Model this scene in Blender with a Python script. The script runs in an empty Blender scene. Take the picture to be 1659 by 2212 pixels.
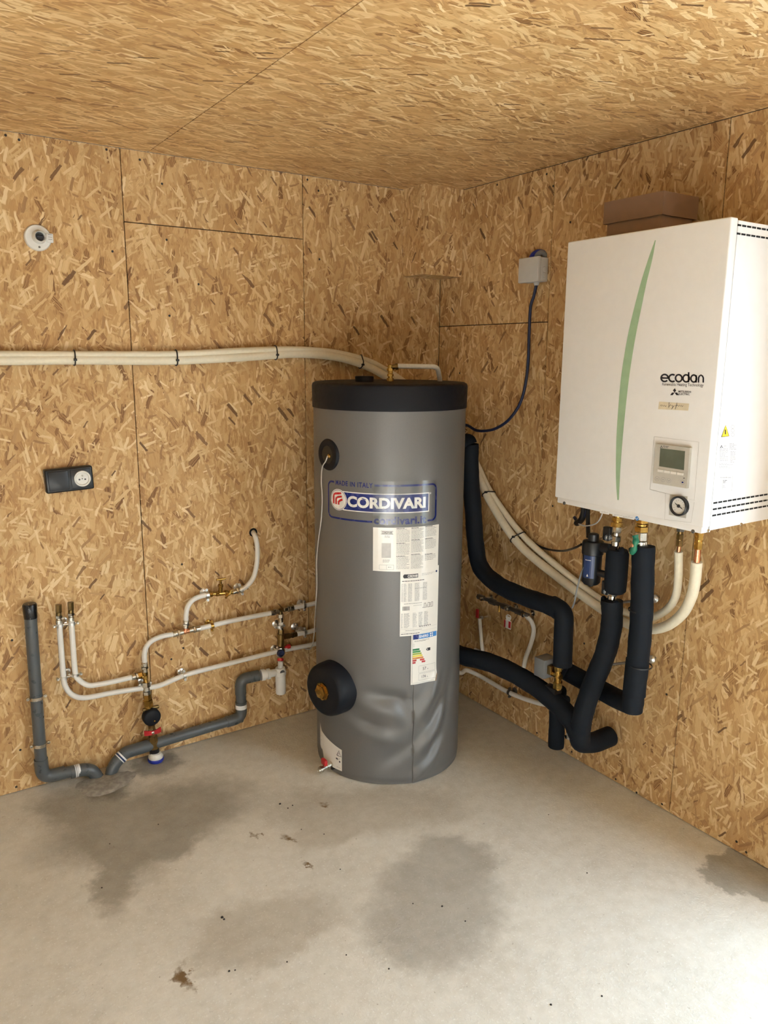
import bpy, bmesh, math, random
from mathutils import Vector, Matrix
random.seed(7)
scn = bpy.context.scene
COL = scn.collection
IMW, IMH, FPX = 1659.0, 2212.0, 1661.0
CAM = Vector((-2.1469, -2.80206, 1.54197))
CR = Vector((0.83423, -0.55138, 0.00623)); CU = Vector((0.10525, 0.17032, 0.97975)); CF = Vector((0.54128, 0.81668, -0.20012))
CF = CF.normalized(); CR = (CR - CF * CR.dot(CF)).normalized(); CU = CR.cross(CF)
H = 2.2167            # ceiling height
DOOR0, DOOR1, DOORH = -2.06, -3.06, 2.06   # doorway in the right-hand wall

# ------------------------------------------------------------------ camera, sky, exposure
cam = bpy.data.objects.new('camera', bpy.data.cameras.new('camera')); COL.objects.link(cam)
cam.data.sensor_fit = 'VERTICAL'; cam.data.sensor_height = 24.0; cam.data.lens = 24.0 * FPX / IMH
cam.data.clip_start = .02
cam.matrix_world = Matrix(((CR.x, CU.x, -CF.x, CAM.x), (CR.y, CU.y, -CF.y, CAM.y), (CR.z, CU.z, -CF.z, CAM.z), (0, 0, 0, 1)))
scn.camera = cam
scn.view_settings.view_transform = 'Standard'; scn.view_settings.look = 'None'
scn.view_settings.exposure = 0.95; scn.view_settings.gamma = 1.0; scn.view_settings.use_curve_mapping = False
w = bpy.data.worlds.new('sky'); scn.world = w; w.use_nodes = True
bg = w.node_tree.nodes['Background']
bg.inputs[0].default_value = (.70, .87, 1.0, 1); bg.inputs[1].default_value = 8.8
pl = bpy.data.lights.new('doorway_daylight', 'AREA'); pl.shape = 'RECTANGLE'; pl.size = DOORH; pl.size_y = abs(DOOR1 - DOOR0)
pl.cycles.is_portal = True
po = bpy.data.objects.new('doorway_daylight', pl); COL.objects.link(po)
po.location = (.06, (DOOR0 + DOOR1) / 2, DOORH / 2)
po.rotation_euler = (0, math.radians(90), 0)
sl = bpy.data.lights.new('sun', 'SUN'); sl.energy = 46.0; sl.angle = math.radians(.6); sl.color = (.94, .97, 1.0)
so = bpy.data.objects.new('sun', sl); COL.objects.link(so); so.location = (4, 3, 6)
so.rotation_euler = Vector((-.85, -.27, -.45)).to_track_quat('-Z', 'Y').to_euler()

# ------------------------------------------------------------------ pixel rays -> points on real planes
def ray(px, py): return CR * ((px - IMW / 2) / FPX) + CU * ((IMH / 2 - py) / FPX) + CF
def hit(px, py, ax, v):
    d = ray(px, py); t = (v - CAM[ax]) / d[ax]; return CAM + d * t
def L(px, py, d=0.0): return hit(px, py, 1, -d)      # plane at distance d in front of the left wall (y = 0)
def R(px, py, d=0.0): return hit(px, py, 0, -d)      # plane at distance d in front of the right wall (x = 0)
def G(px, py, z=0.0): return hit(px, py, 2, z)
TAX, TAY, TR = -.566, -.449, .278                     # water tank axis and radius
def TK(px, py, r=TR):
    d = ray(px, py); o = CAM - Vector((TAX, TAY, 0)); a = d.x**2 + d.y**2; b = o.x * d.x + o.y * d.y; c = o.x**2 + o.y**2 - r * r
    t = (-b - math.sqrt(max(b * b - a * c, 0))) / a; P = CAM + d * t
    return math.atan2(P.y - TAY, P.x - TAX), P.z
TH0 = math.radians(-130)
def TUV(px, py):
    th, z = TK(px, py)
    if th > 1: th -= 2 * math.pi
    return (th - TH0) * TR, z
def TMAP(u, v, o=0.0):
    th = TH0 + u / TR; r = TR + o
    return Vector((TAX + r * math.cos(th), TAY + r * math.sin(th), v))

# ------------------------------------------------------------------ materials
class NT:
    def __init__(s, name):
        m = bpy.data.materials.new(name); m.use_nodes = True; s.m = m; s.t = m.node_tree; s.n = s.t.nodes
        s.b = s.n['Principled BSDF']; s.out = s.n['Material Output']
    def new(s, typ, **kw):
        n = s.n.new(typ)
        for k, v in kw.items(): setattr(n, k, v)
        return n
    def put(s, sock, v):
        if isinstance(v, bpy.types.NodeSocket): s.t.links.new(v, sock)
        elif v is not None: sock.default_value = v
    def math(s, op, a, b=None, c=None, clamp=False):
        n = s.new('ShaderNodeMath', operation=op, use_clamp=clamp)
        s.put(n.inputs[0], a)
        if b is not None: s.put(n.inputs[1], b)
        if c is not None: s.put(n.inputs[2], c)
        return n.outputs[0]
    def vec(s, op, a, b=None):
        n = s.new('ShaderNodeVectorMath', operation=op); s.put(n.inputs[0], a)
        if b is not None: s.put(n.inputs[1], b)
        return n.outputs['Value'] if op in ('DOT_PRODUCT', 'LENGTH') else n.outputs[0]
    def mix(s, f, a, b, typ='MIX'):
        n = s.new('ShaderNodeMix', data_type='RGBA', blend_type=typ)
        s.put(n.inputs[0], f); s.put(n.inputs[6], a); s.put(n.inputs[7], b); return n.outputs[2]
    def fmix(s, f, a, b):
        n = s.new('ShaderNodeMix', data_type='FLOAT'); s.put(n.inputs[0], f); s.put(n.inputs[2], a); s.put(n.inputs[3], b); return n.outputs[0]
    def ramp(s, f, stops, interp='LINEAR'):
        n = s.new('ShaderNodeValToRGB'); e = n.color_ramp.elements; n.color_ramp.interpolation = interp
        while len(e) < len(stops): e.new(.5)
        for i, (p, c) in enumerate(stops): e[i].position = p; e[i].color = (*c, 1)
        s.put(n.inputs[0], f); return n.outputs[0]
    def sstep(s, x, a, b):
        n = s.new('ShaderNodeMapRange', interpolation_type='SMOOTHSTEP'); s.put(n.inputs[0], x); s.put(n.inputs[1], a); s.put(n.inputs[2], b); return n.outputs[0]
    def noise(s, v, scale, detail=2, rough=.5, dim='3D'):
        n = s.new('ShaderNodeTexNoise', noise_dimensions=dim); s.put(n.inputs['Vector'], v); n.inputs['Scale'].default_value = scale
        n.inputs['Detail'].default_value = detail; n.inputs['Roughness'].default_value = rough; return n.outputs
    def bump(s, h, strength, dist):
        n = s.new('ShaderNodeBump'); n.inputs['Strength'].default_value = strength; n.inputs['Distance'].default_value = dist
        s.put(n.inputs['Height'], h); s.put(s.b.inputs['Normal'], n.outputs[0])
def plain(name, col, rough=.5, metal=0.0, var=.06, scale=40, bump=0.0, spec=.5):
    k = NT(name); co = k.new('ShaderNodeTexCoord').outputs['Object']; nz = k.noise(co, scale, 3)
    f = k.sstep(nz[0], .3, .7)
    a = tuple(max(0, c * (1 - var)) for c in col); b = tuple(min(1, c * (1 + var)) for c in col)
    k.put(k.b.inputs['Base Color'], k.mix(f, (*a, 1), (*b, 1)))
    k.b.inputs['Metallic'].default_value = metal
    k.put(k.b.inputs['Roughness'], k.fmix(f, max(0, rough - .05), min(1, rough + .05)))
    k.b.inputs['Specular IOR Level'].default_value = spec
    if bump: k.bump(nz[0], bump, .002)
    return k.m

def osb(name, seed, angles, gain=1.0, rough=.62):
    rd = random.Random(seed); k = NT(name); uv = k.new('ShaderNodeUVMap').outputs[0]
    nz = k.noise(uv, 38, 1, .6, '2D')
    wv = k.vec('SUBTRACT', nz[1], (.5, .5, .5)); n = k.new('ShaderNodeVectorMath', operation='SCALE'); k.put(n.inputs[0], wv); n.inputs['Scale'].default_value = .0065
    v0 = k.vec('ADD', uv, n.outputs[0])
    stops = [(0, (0.150, 0.064, 0.022)), (.03, (0.266, 0.128, 0.046)), (.08, (0.420, 0.232, 0.091)), (.35, (0.500, 0.297, 0.121)), (.62, (0.566, 0.356, 0.156)), (.86, (0.646, 0.437, 0.209)), (1, (0.734, 0.545, 0.294))]
    fib = k.noise(k.vec('MULTIPLY', v0, (150, 32, 1)), 1, 2, .65, '2D')
    col = k.ramp(fib[0], [(.2, (0.319, 0.163, 0.059)), (.45, (0.477, 0.279, 0.113)), (.6, (0.558, 0.352, 0.154)), (.8, (0.654, 0.464, 0.227))])
    dark = [(0, (.10, .048, .020)), (1, (.30, .160, .070))]
    pale = [(0, (.30, .155, .062)), (.12, (.48, .29, .125)), (.4, (.585, .385, .178)), (.7, (.66, .465, .235)), (1, (.78, .61, .36))]
    for i, ang in enumerate(angles):
        wd = rd.uniform(.022, .036) * (1.2 if i < 3 else .8 if i < 6 else .42); ln = rd.uniform(.10, .16) * (1.2 if i < 3 else .8 if i < 6 else .62)
        r = k.new('ShaderNodeVectorRotate', rotation_type='Z_AXIS'); k.put(r.inputs['Vector'], v0); r.inputs['Angle'].default_value = ang
        q = k.vec('ADD', k.vec('MULTIPLY', r.outputs[0], (1 / wd, 1 / ln, 1)), (rd.uniform(0, 90), rd.uniform(0, 90), 0))
        vo = k.new('ShaderNodeTexVoronoi', voronoi_dimensions='2D', feature='F1', distance='CHEBYCHEV'); k.put(vo.inputs['Vector'], q); vo.inputs['Scale'].default_value = 1
        sp = k.new('ShaderNodeSeparateColor'); k.put(sp.inputs[0], vo.outputs['Color'])
        thr = k.math('MULTIPLY_ADD', sp.outputs[1], .40, .06)
        dd = k.math('SUBTRACT', thr, vo.outputs['Distance'])
        ins = k.sstep(dd, 0.0, .05)
        ins = k.math('MULTIPLY', ins, k.math('GREATER_THAN', sp.outputs[0], .25 if i < 5 else .5 if i < 6 else .62 if i < len(angles) - 1 else .955))
        sx = k.new('ShaderNodeSeparateXYZ'); k.put(sx.inputs[0], q)
        gr = k.new('ShaderNodeTexNoise', noise_dimensions='1D'); gr.inputs['Scale'].default_value = 1; gr.inputs['Detail'].default_value = 1
        k.put(gr.inputs['W'], k.math('MULTIPLY_ADD', sp.outputs[2], 50.0, k.math('MULTIPLY', sx.outputs[0], 14.0)))
        val = k.math('MULTIPLY_ADD', k.math('SUBTRACT', gr.outputs[0], .5), .55, sp.outputs[2])
        val = k.math('MULTIPLY', val, k.fmix(k.sstep(dd, 0.0, .10), .70, 1.0))  # painted shadow edge: strand colour darkens towards its rim
        ins = k.math('MULTIPLY', ins, .92)
        col = k.mix(ins, col, k.ramp(val, stops if i < 6 else pale if i < len(angles) - 1 else dark))
    big = k.noise(uv, 2.2, 1, .5, '2D')
    col = k.mix(1, col, k.ramp(big[0], [(.3, (.93 * gain, .91 * gain, .89 * gain)), (.7, (1.04 * gain,) * 3)]), 'MULTIPLY')
    k.put(k.b.inputs['Base Color'], col); k.b.inputs['Roughness'].default_value = rough; k.b.inputs['Specular IOR Level'].default_value = .35
    k.bump(fib[0], .25, .0012)
    return k.m

def floor_material():
    k = NT('screed'); co = k.new('ShaderNodeTexCoord').outputs['Object']
    n1 = k.noise(co, 3.0, 3, .6); n2 = k.noise(co, 26, 4, .65); n3 = k.noise(co, 130, 3, .65); n4 = k.noise(co, 9, 3, .55)
    base = k.ramp(n1[0], [(.3, (.60, .57, .50)), (.55, (.68, .655, .585)), (.75, (.75, .73, .665))])
    base = k.mix(.35, base, k.ramp(n2[0], [(.35, (.58, .545, .475)), (.65, (.79, .765, .71))]))
    base = k.mix(k.sstep(n3[0], .56, .72), base, (.80, .79, .745, 1))
    wob = k.noise(co, 6, 5, .68); wv = k.vec('SUBTRACT', wob[1], (.5, .5, .5))
    sc = k.new('ShaderNodeVectorMath', operation='SCALE'); k.put(sc.inputs[0], wv); sc.inputs['Scale'].default_value = .22
    cw = k.vec('ADD', co, sc.outputs[0])
    def blob(c, a, b, lo=1.2, hi=.62):
        C_, A_, B_ = G(*c), G(*a) - G(*c), G(*b) - G(*c)
        det = A_.x * B_.y - A_.y * B_.x
        d = k.vec('SUBTRACT', cw, (C_.x, C_.y, 0))
        u = k.vec('DOT_PRODUCT', d, (B_.y / det, -B_.x / det, 0)); v = k.vec('DOT_PRODUCT', d, (-A_.y / det, A_.x / det, 0))
        return k.sstep(k.math('SQRT', k.math('ADD', k.math('MULTIPLY', u, u), k.math('MULTIPLY', v, v))), lo, hi)
    def union(lst):
        f = lst[0]
        for g in lst[1:]: f = k.math('MAXIMUM', f, g)
        return f
    wet = union([blob((230, 1760), (70, 1745), (240, 1700)), blob((330, 1765), (560, 1715), (340, 1690)), blob((245, 1830), (150, 1800), (260, 1760)), blob((250, 1880), (195, 1872), (255, 1800)), blob((350, 1815), (450, 1780), (340, 1770))])
    mid = union([blob((955, 1950), (1105, 1960), (960, 1840)), blob((930, 2010), (1090, 2030), (930, 1930)), blob((985, 1850), (1080, 1860), (980, 1800)), ])
    pale = union([blob((800, 1745), (1040, 1740), (800, 1690)), blob((590, 2000), (760, 1960), (590, 1930)), blob((520, 2060), (640, 2050), (520, 2010)), blob((720, 1780), (620, 1800), (740, 1730))])
    edge = union([blob((1620, 1885), (1510, 1880), (1610, 1835), 1.05, .9), blob((1690, 1900), (1590, 1900), (1680, 1850), 1.05, .9)])  # stain at the right, with the doorway's shadow boundary painted into it
    ring = union([blob((335, 1652), (385, 1652), (335, 1625)), blob((228, 1695), (285, 1690), (228, 1665))])
    brk = k.fmix(n4[0], .75, 1.15)
    def lay(col, f, c, s): return k.mix(k.math('MULTIPLY', k.math('MULTIPLY', f, brk), s, clamp=True), col, (*c, 1), 'MULTIPLY')
    col = lay(base, wet, (.44, .425, .39), .84); col = lay(col, mid, (.56, .55, .53), .82); col = lay(col, pale, (.64, .60, .54), .6)
    col = lay(col, edge, (.5, .49, .46), .9); col = lay(col, ring, (.35, .35, .34), .8)
    mud = union([blob((405, 2108), (418, 2106), (402, 2082), 1.3, .6), blob((655, 1865), (668, 1868), (650, 1858), 1.3, .5), blob((700, 1735), (718, 1735), (700, 1729), 1.3, .5), blob((560, 1806), (570, 1806), (560, 1799), 1.3, .5), blob((625, 1810), (640, 1812), (625, 1804), 1.3, .5)])
    col = k.mix(k.math('MULTIPLY', mud, k.sstep(n2[0], .3, .6)), col, (.20, .125, .055, 1))
    n5 = k.noise(co, 70, 3, .6); col = k.mix(k.math('MULTIPLY', k.sstep(n5[0], .68, .74), .5), col, (.25, .2, .14, 1))
    k.put(k.b.inputs['Base Color'], col); k.b.inputs['Roughness'].default_value = .72; k.b.inputs['Specular IOR Level'].default_value = .3
    k.bump(k.math('MULTIPLY_ADD', n3[0], .9, n2[0]), .5, .004)
    return k.m

def film_material():
    k = NT('clear_film'); t = k.new('ShaderNodeBsdfTransparent'); g = k.new('ShaderNodeBsdfGlossy'); g.inputs['Roughness'].default_value = .12
    fr = k.new('ShaderNodeFresnel'); fr.inputs[0].default_value = 1.5; mx = k.new('ShaderNodeMixShader')
    k.put(mx.inputs[0], fr.outputs[0]); k.put(mx.inputs[1], t.outputs[0]); k.put(mx.inputs[2], g.outputs[0]); k.put(k.out.inputs[0], mx.outputs[0]); return k.m

M = {}
M['osb_wall'] = osb('oriented_strand_board_wall', 3, [.05, .75, -.6, -.12, .38, -.35, 1.25, -.85, .18, -.3, -.7], 1.05)
M['osb_ceil'] = osb('oriented_strand_board_ceiling', 11, [.0, .45, -.4, -.1, .22, -.22, .9, -.6, .1, -.25, .5], 1.16, .5)  # higher gain paints the stronger light on the ceiling into its boards
M['floor'] = floor_material()
M['film'] = film_material()
def mt(k, *a, **kw): M[k] = plain(k, *a, **kw)
mt('gap', (.03, .02, .012), .9); mt('plaster', (.72, .71, .69), .8); mt('light_block_grey', (.36, .35, .33), .9); mt('gravel', (.50, .48, .45), .95, scale=6, var=.15)
mt('tank', (.150, .147, .142), .42, .2, var=.03, scale=300); mt('lid', (.0075, .0085, .0125), .55, spec=.22, bump=.1, scale=60)
mt('rubber', (.0055, .0068, .0105), .55, spec=.25); mt('foam', (.0065, .0095, .0150), .72, bump=.25, scale=50, var=.15, spec=.2)
mt('black', (.006, .0068, .009), .35); mt('tape', (.008, .008, .009), .25, bump=.5, scale=30)
mt('white_paint', (.76, .755, .745), .38, var=.01); mt('white_plastic', (.74, .72, .67), .4, var=.02)
mt('pex', (.76, .735, .68), .35, var=.02); mt('insul', (.77, .70, .54), .6, var=.03, bump=.15, scale=90)
mt('insul_white', (.74, .71, .64), .6, var=.04, bump=.4, scale=120)
mt('pvc', (.085, .095, .100), .32, var=.04); mt('brass', (.46, .27, .065), .26, .95, var=.2); mt('oldbrass', (.22, .145, .055), .35, .9, var=.2)
mt('nickel', (.60, .57, .50), .25, 1.0, var=.06); mt('chrome', (.74, .74, .72), .32, 1.0, var=.05); mt('copper', (.72, .32, .17), .28, 1.0)
mt('red', (.45, .015, .02), .4); mt('green', (.01, .16, .085), .4); mt('blue', (.015, .03, .30), .4); mt('cable_blue', (.006, .014, .055), .5)
mt('grey_box', (.56, .55, .52), .5, var=.02); mt('grey_dark', (.20, .21, .22), .5); mt('actuator', (.17, .18, .19), .5); mt('card', (.255, .150, .088), .85, var=.05, scale=25)
mt('card_in', (.30, .19, .11), .9); mt('paper', (.80, .77, .71), .17, var=.01); mt('paper_side', (.80, .80, .80), .4, var=.01)
mt('ink', (.012, .012, .02), .4); mt('ink_grey', (.33, .32, .31), .35); mt('ink_pale', (.50, .485, .46), .35); mt('logo_blue', (.008, .018, .16), .25); mt('logo_red', (.52, .02, .025), .25); mt('logo_white', (.82, .80, .76), .25)
mt('leaf', (.32, .47, .30), .4, var=.04); mt('tape_cream', (.68, .60, .44), .5); mt('ctrl', (.50, .475, .42), .4); mt('lcd', (.105, .125, .095), .2)
mt('screw', (.02, .014, .01), .6); mt('mortar', (.33, .31, .275), .9, bump=1.0, scale=60, var=.2); mt('cobweb', (.5, .45, .4), .9)
mt('tie', (.02, .018, .016), .4); mt('probe', (.50, .48, .45), .5); mt('warn', (.80, .55, .03), .4); mt('e_green', (.0, .16, .045), .3); mt('e_green2', (.03, .24, .05), .3)
mt('e_lime', (.30, .40, .05), .3); mt('e_yel', (.72, .60, .06), .3); mt('e_org', (.62, .24, .04), .3); mt('e_red', (.52, .04, .03), .3); mt('e_red2', (.45, .02, .03), .3); mt('e_blue', (.05, .22, .55), .3)
mt('clear_dark', (.10, .10, .11), .2); mt('sticker_blue', (.008, .03, .12), .35); mt('slot', (.004, .004, .004), .9); mt('steel_dark', (.16, .15, .14), .4, .8)

# ------------------------------------------------------------------ mesh building
def nrm(v): return v.normalized()
def frame(d):
    d = nrm(d); a = Vector((0, 0, 1)) if abs(d.z) < .9 else Vector((1, 0, 0)); x = nrm(a.cross(d)); return x, d.cross(x), d
class MB:
    def __init__(s): s.v = []; s.f = []; s.uv = None
    def quad(s, *p):
        i = len(s.v); s.v += [Vector(q) for q in p]; s.f.append(tuple(range(i, i + len(p)))); return s
    def box(s, lo, hi, bev=0.0, seg=2, M_=None):
        bm = bmesh.new(); bmesh.ops.create_cube(bm, size=1.0)
        for v in bm.verts: v.co = Vector([lo[k] + (v.co[k] + .5) * (hi[k] - lo[k]) for k in range(3)])
        if bev: bmesh.ops.bevel(bm, geom=bm.edges[:], offset=bev, segments=seg, profile=.5, affect='EDGES')
        bm.verts.index_update(); i = len(s.v)
        s.v += [(M_ @ v.co if M_ else v.co.copy()) for v in bm.verts]; s.f += [tuple(i + v.index for v in f.verts) for f in bm.faces]; bm.free(); return s
    def lathe(s, o, d, prof, seg=20, cap=True, ph=0.0):
        o = Vector(o); x, y, z = frame(Vector(d)); i = len(s.v)
        for (t, r) in prof:
            for k in range(seg):
                a = 2 * math.pi * k / seg + ph; s.v.append(o + z * t + x * (r * math.cos(a)) + y * (r * math.sin(a)))
        for j in range(len(prof) - 1):
            for k in range(seg):
                k2 = (k + 1) % seg; s.f.append((i + j * seg + k, i + j * seg + k2, i + (j + 1) * seg + k2, i + (j + 1) * seg + k))
        if cap:
            s.f.append(tuple(i + k for k in reversed(range(seg)))); e = i + (len(prof) - 1) * seg; s.f.append(tuple(e + k for k in range(seg)))
        return s
    def cyl(s, a, b, r, seg=18, r2=None, bev=0.0):
        a, b = Vector(a), Vector(b); ln = (b - a).length; r2 = r if r2 is None else r2
        pr = [(0, r), (ln, r2)] if not bev else [(0, r - bev), (bev, r), (ln - bev, r2), (ln, r2 - bev)]
        return s.lathe(a, b - a, pr, seg)
    def hexn(s, a, b, r): return s.cyl(a, b, r, 6)
    def tube(s, pts, r, seg=14, cap=True):
        pts = [Vector(p) for p in pts]; n = len(pts); rr = r if isinstance(r, (list, tuple)) else [r] * n; i = len(s.v)
        tg = [nrm((pts[min(j + 1, n - 1)] - pts[max(j - 1, 0)])) for j in range(n)]
        x, y, z = frame(tg[0])
        for j in range(n):
            if j:
                x = nrm(x - tg[j] * x.dot(tg[j]))
            y = tg[j].cross(x)
            for k in range(seg):
                a = 2 * math.pi * k / seg; s.v.append(pts[j] + x * (rr[j] * math.cos(a)) + y * (rr[j] * math.sin(a)))
        for j in range(n - 1):
            for k in range(seg):
                k2 = (k + 1) % seg; s.f.append((i + j * seg + k, i + j * seg + k2, i + (j + 1) * seg + k2, i + (j + 1) * seg + k))
        if cap:
            s.f.append(tuple(i + k for k in reversed(range(seg)))); e = i + (n - 1) * seg; s.f.append(tuple(e + k for k in range(seg)))
        return s
    def ring(s, c, ax, R_, r, seg=20, sg=8, squash=1.0):
        x, y, z = frame(Vector(ax)); i = len(s.v); c = Vector(c)
        for k in range(seg):
            a = 2 * math.pi * k / seg; d = x * math.cos(a) + y * math.sin(a)
            for j in range(sg):
                b = 2 * math.pi * j / sg; s.v.append(c + d * (R_ + r * math.cos(b)) + z * (r * squash * math.sin(b)))
        for k in range(seg):
            for j in range(sg):
                k2, j2 = (k + 1) % seg, (j + 1) % sg; s.f.append((i + k * sg + j, i + k2 * sg + j, i + k2 * sg + j2, i + k * sg + j2))
        return s
    def build(s, name, mat, parent=None, smooth=True, org=None, ang=38):
        me = bpy.data.meshes.new(name); o0 = Vector((0, 0, 0)) if org is None else Vector(org)
        if org is None and parent is not None: o0 = Vector(parent.get('_o', (0, 0, 0)))
        me.from_pydata([tuple(v - o0) for v in s.v], [], s.f)
        if s.uv:
            ul = me.uv_layers.new(name='UVMap')
            for li, lp in enumerate(me.loops): ul.data[li].uv = s.uv(s.v[lp.vertex_index], me.polygons, li)
        me.validate(); bm = bmesh.new(); bm.from_mesh(me); bmesh.ops.recalc_face_normals(bm, faces=bm.faces); bm.to_mesh(me); bm.free()
        me.materials.append(M[mat])
        if smooth: me.shade_smooth(); me.set_sharp_from_angle(angle=math.radians(ang))
        ob = bpy.data.objects.new(name, me); COL.objects.link(ob)
        if parent is not None: ob.parent = parent; ob['_o'] = tuple(o0)
        else: ob.location = o0; ob['_o'] = tuple(o0)
        return ob
def tag(o, label, cat, group=None):
    o['label'] = label; o['category'] = cat
    if group: o['group'] = group
    return o
def thing(name, loc, label, cat, group=None):
    e = bpy.data.objects.new(name, None); COL.objects.link(e); e.location = loc; e['_o'] = tuple(loc); e.empty_display_size = .05
    return tag(e, label, cat, group)
def part(mb, name, mat, parent, label=None, **kw):
    o = mb.build(name, mat, parent, **kw)
    if label: o['label'] = label
    return o
def crv(pts, n=10):
    P = [Vector(p) for p in pts]; P = [P[0] * 2 - P[1]] + P + [P[-1] * 2 - P[-2]]; out = []
    for i in range(1, len(P) - 2):
        for j in range(n):
            t = j / n; a, b, c, d = P[i - 1:i + 3]
            out.append(.5 * ((2 * b) + (c - a) * t + (2 * a - 5 * b + 4 * c - d) * t * t + (-a + 3 * b - 3 * c + d) * t**3))
    return out + [P[-2]]
def bent(pts, rad, n=8):
    """polyline with rounded corners"""
    P = [Vector(p) for p in pts]; out = [P[0]]
    for i in range(1, len(P) - 1):
        a, b, c = P[i - 1], P[i], P[i + 1]; da, dc = a - b, c - b
        q = min(rad, da.length * .49, dc.length * .49); s, e = b + nrm(da) * q, b + nrm(dc) * q
        for j in range(n + 1):
            t = j / n; out.append(s * (1 - t)**2 + b * 2 * t * (1 - t) + e * t * t)
    return out + [P[-1]]

# ------------------------------------------------------------------ the shell of the room
def struct(o): o['kind'] = 'structure'; return o
pr = random.Random(5)
def panel(parent, lo, hi, ua, va, mat='osb_wall'):
    """one board, uv in metres; ua/va: axes of u and of the main strand direction"""
    m = MB().box(lo, hi); ou, ov, fl = pr.uniform(0, 40), pr.uniform(0, 40), pr.choice((1, -1))
    m.uv = lambda p, *_: (p[ua] * fl + ou, p[va] + ov)
    return m.build('panel', mat, parent, smooth=False)
g = .0017; T = .012
wl = struct(MB().box((-3.4, T, 0), (.14, .09, H)).build('wall_left', 'gap', smooth=False))
xs = [0, -.6755, -1.362, -2.04, -2.72, -3.4]
for i in range(5):
    a, b = xs[i + 1] + g, xs[i] - g
    zz = [(0.003, 1.982 - g), (1.982 + g, H - .001)] if i == 1 else [(0.003, H - .001)]
    for z0, z1 in zz: panel(wl, (a, 0, z0), (b, T + .001, z1), 0, 2)
wr = struct(MB().box((T, DOOR0, 0), (.12, 0, H)).box((T, -3.7, 0), (.12, DOOR1, H)).box((T, DOOR1, DOORH), (.12, DOOR0, H)).build('wall_right', 'gap', smooth=False))
for a, b, z0, z1 in [(-.6655, 0, .003, 1.667), (-.6655, 0, 1.667, H), (-1.355, -.6655, .003, H), (DOOR0, -1.355, .003, H), (-3.7, DOOR1, .003, H), (DOOR1, DOOR0, DOORH, H)]:
    panel(wr, (0, a + g, z0 + g * (z0 > .1)), (T + .001, b - g, z1 - g), 1, 2)
wb = struct(MB().box((-3.4, -3.80, 0), (.12, -3.7 - T, H)).build('wall_back', 'gap', smooth=False))
for i in range(5): panel(wb, (xs[i + 1] + g, -3.7 - T, .003), (xs[i] - g, -3.7, H - .001), 0, 2, 'plaster')
ws = struct(MB().box((-3.5, -3.8, 0), (-3.4 - T, .09, H)).build('wall_side', 'gap', smooth=False))
for i in range(5): panel(ws, (-3.4 - T, -3.7 + i * .74 + g, .003), (-3.4, -3.7 + (i + 1) * .74 - g, H - .001), 1, 2, 'plaster')
ce = struct(MB().box((-3.5, -3.8, H + T), (.14, .09, H + .1)).build('ceiling', 'gap', smooth=False))
for a, b in [(-3.4, -2.518), (-2.518, -1.268), (-1.268, -.018), (-.018, 0)]:
    for c, d in [(-2.5, 0), (-3.7, -2.5)]:
        panel(ce, (a + g * .8, c + g, H), (b - g * .8, d - g, H + T + .001), 1, 0, 'osb_ceil')
fl = struct(MB().box((-3.5, -3.8, -.12), (.12, .09, 0)).build('floor', 'floor', smooth=False))
gr = struct(MB().box((.12, -9, -.2), (9, 6, -.06)).build('ground', 'gravel', smooth=False))
struct(MB().box((5.0, -12, -.2), (5.3, 8, 3.2)).build('light_block', 'light_block_grey', smooth=False))   # unseen block added outside to cut low sky and sun
# door frame of the doorway beside the camera
struct(MB().box((-.004, DOOR0 - .03, 0), (.13, DOOR0, DOORH)).box((-.004, DOOR1, 0), (.13, DOOR1 + .03, DOORH)).box((-.004, DOOR1 + .03, DOORH - .03), (.13, DOOR0 - .03, DOORH)).build('door_1', 'card_in', smooth=False))
# boxed-in corner under the ceiling
bx = struct(MB().box((-.205 + T, -.146 + T, 1.868 + T), (0, 0, H)).build('trim_1', 'gap', smooth=False))
panel(bx, (-.205, -.146 + T, 1.868), (-.205 + T, 0, H), 1, 2); panel(bx, (-.205, -.146, 1.868), (0, -.146 + T, H), 0, 2); panel(bx, (-.205 + T, -.146 + T, 1.868), (0, 0, 1.868 + T), 0, 1)
# screw heads in the boards
sm = MB().lathe((0, 0, 0), (0, -1, 0), [(0, .0042), (.0006, .0040), (.0004, .0015)], 10)
s0 = None
def screws(lst, fn, wall, rot):
    global s0
    for (px, py) in lst:
        if s0 is None: o = sm.build('screw', 'screw', wall, org=(0, 0, 0)); s0 = o
        else: o = bpy.data.objects.new('screw', s0.data); COL.objects.link(o); o.parent = wall
        o.location = fn(px, py, 0); o.rotation_euler = (0, 0, rot)
screws([(12, 292), (41, 302), (230, 323), (302, 345), (350, 397), (360, 518), (366, 682), (429, 614), (688, 412), (690, 560), (664, 388), (26, 1383), (44, 1620), (35, 1700), (393, 1219), (396, 1400), (370, 1424), (243, 543)], L, wl, 0)
screws([(1181, 376), (1074, 399), (942, 753), (993, 806), (1232, 480), (1195, 402), (1194, 1093), (1262, 1390), (1440, 1500), (1375, 1712), (1430, 1737), (1591, 1818), (1612, 1841), (1330, 1683), (1160, 1583), (1235, 1624)], R, wr, -math.pi / 2)

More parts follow.
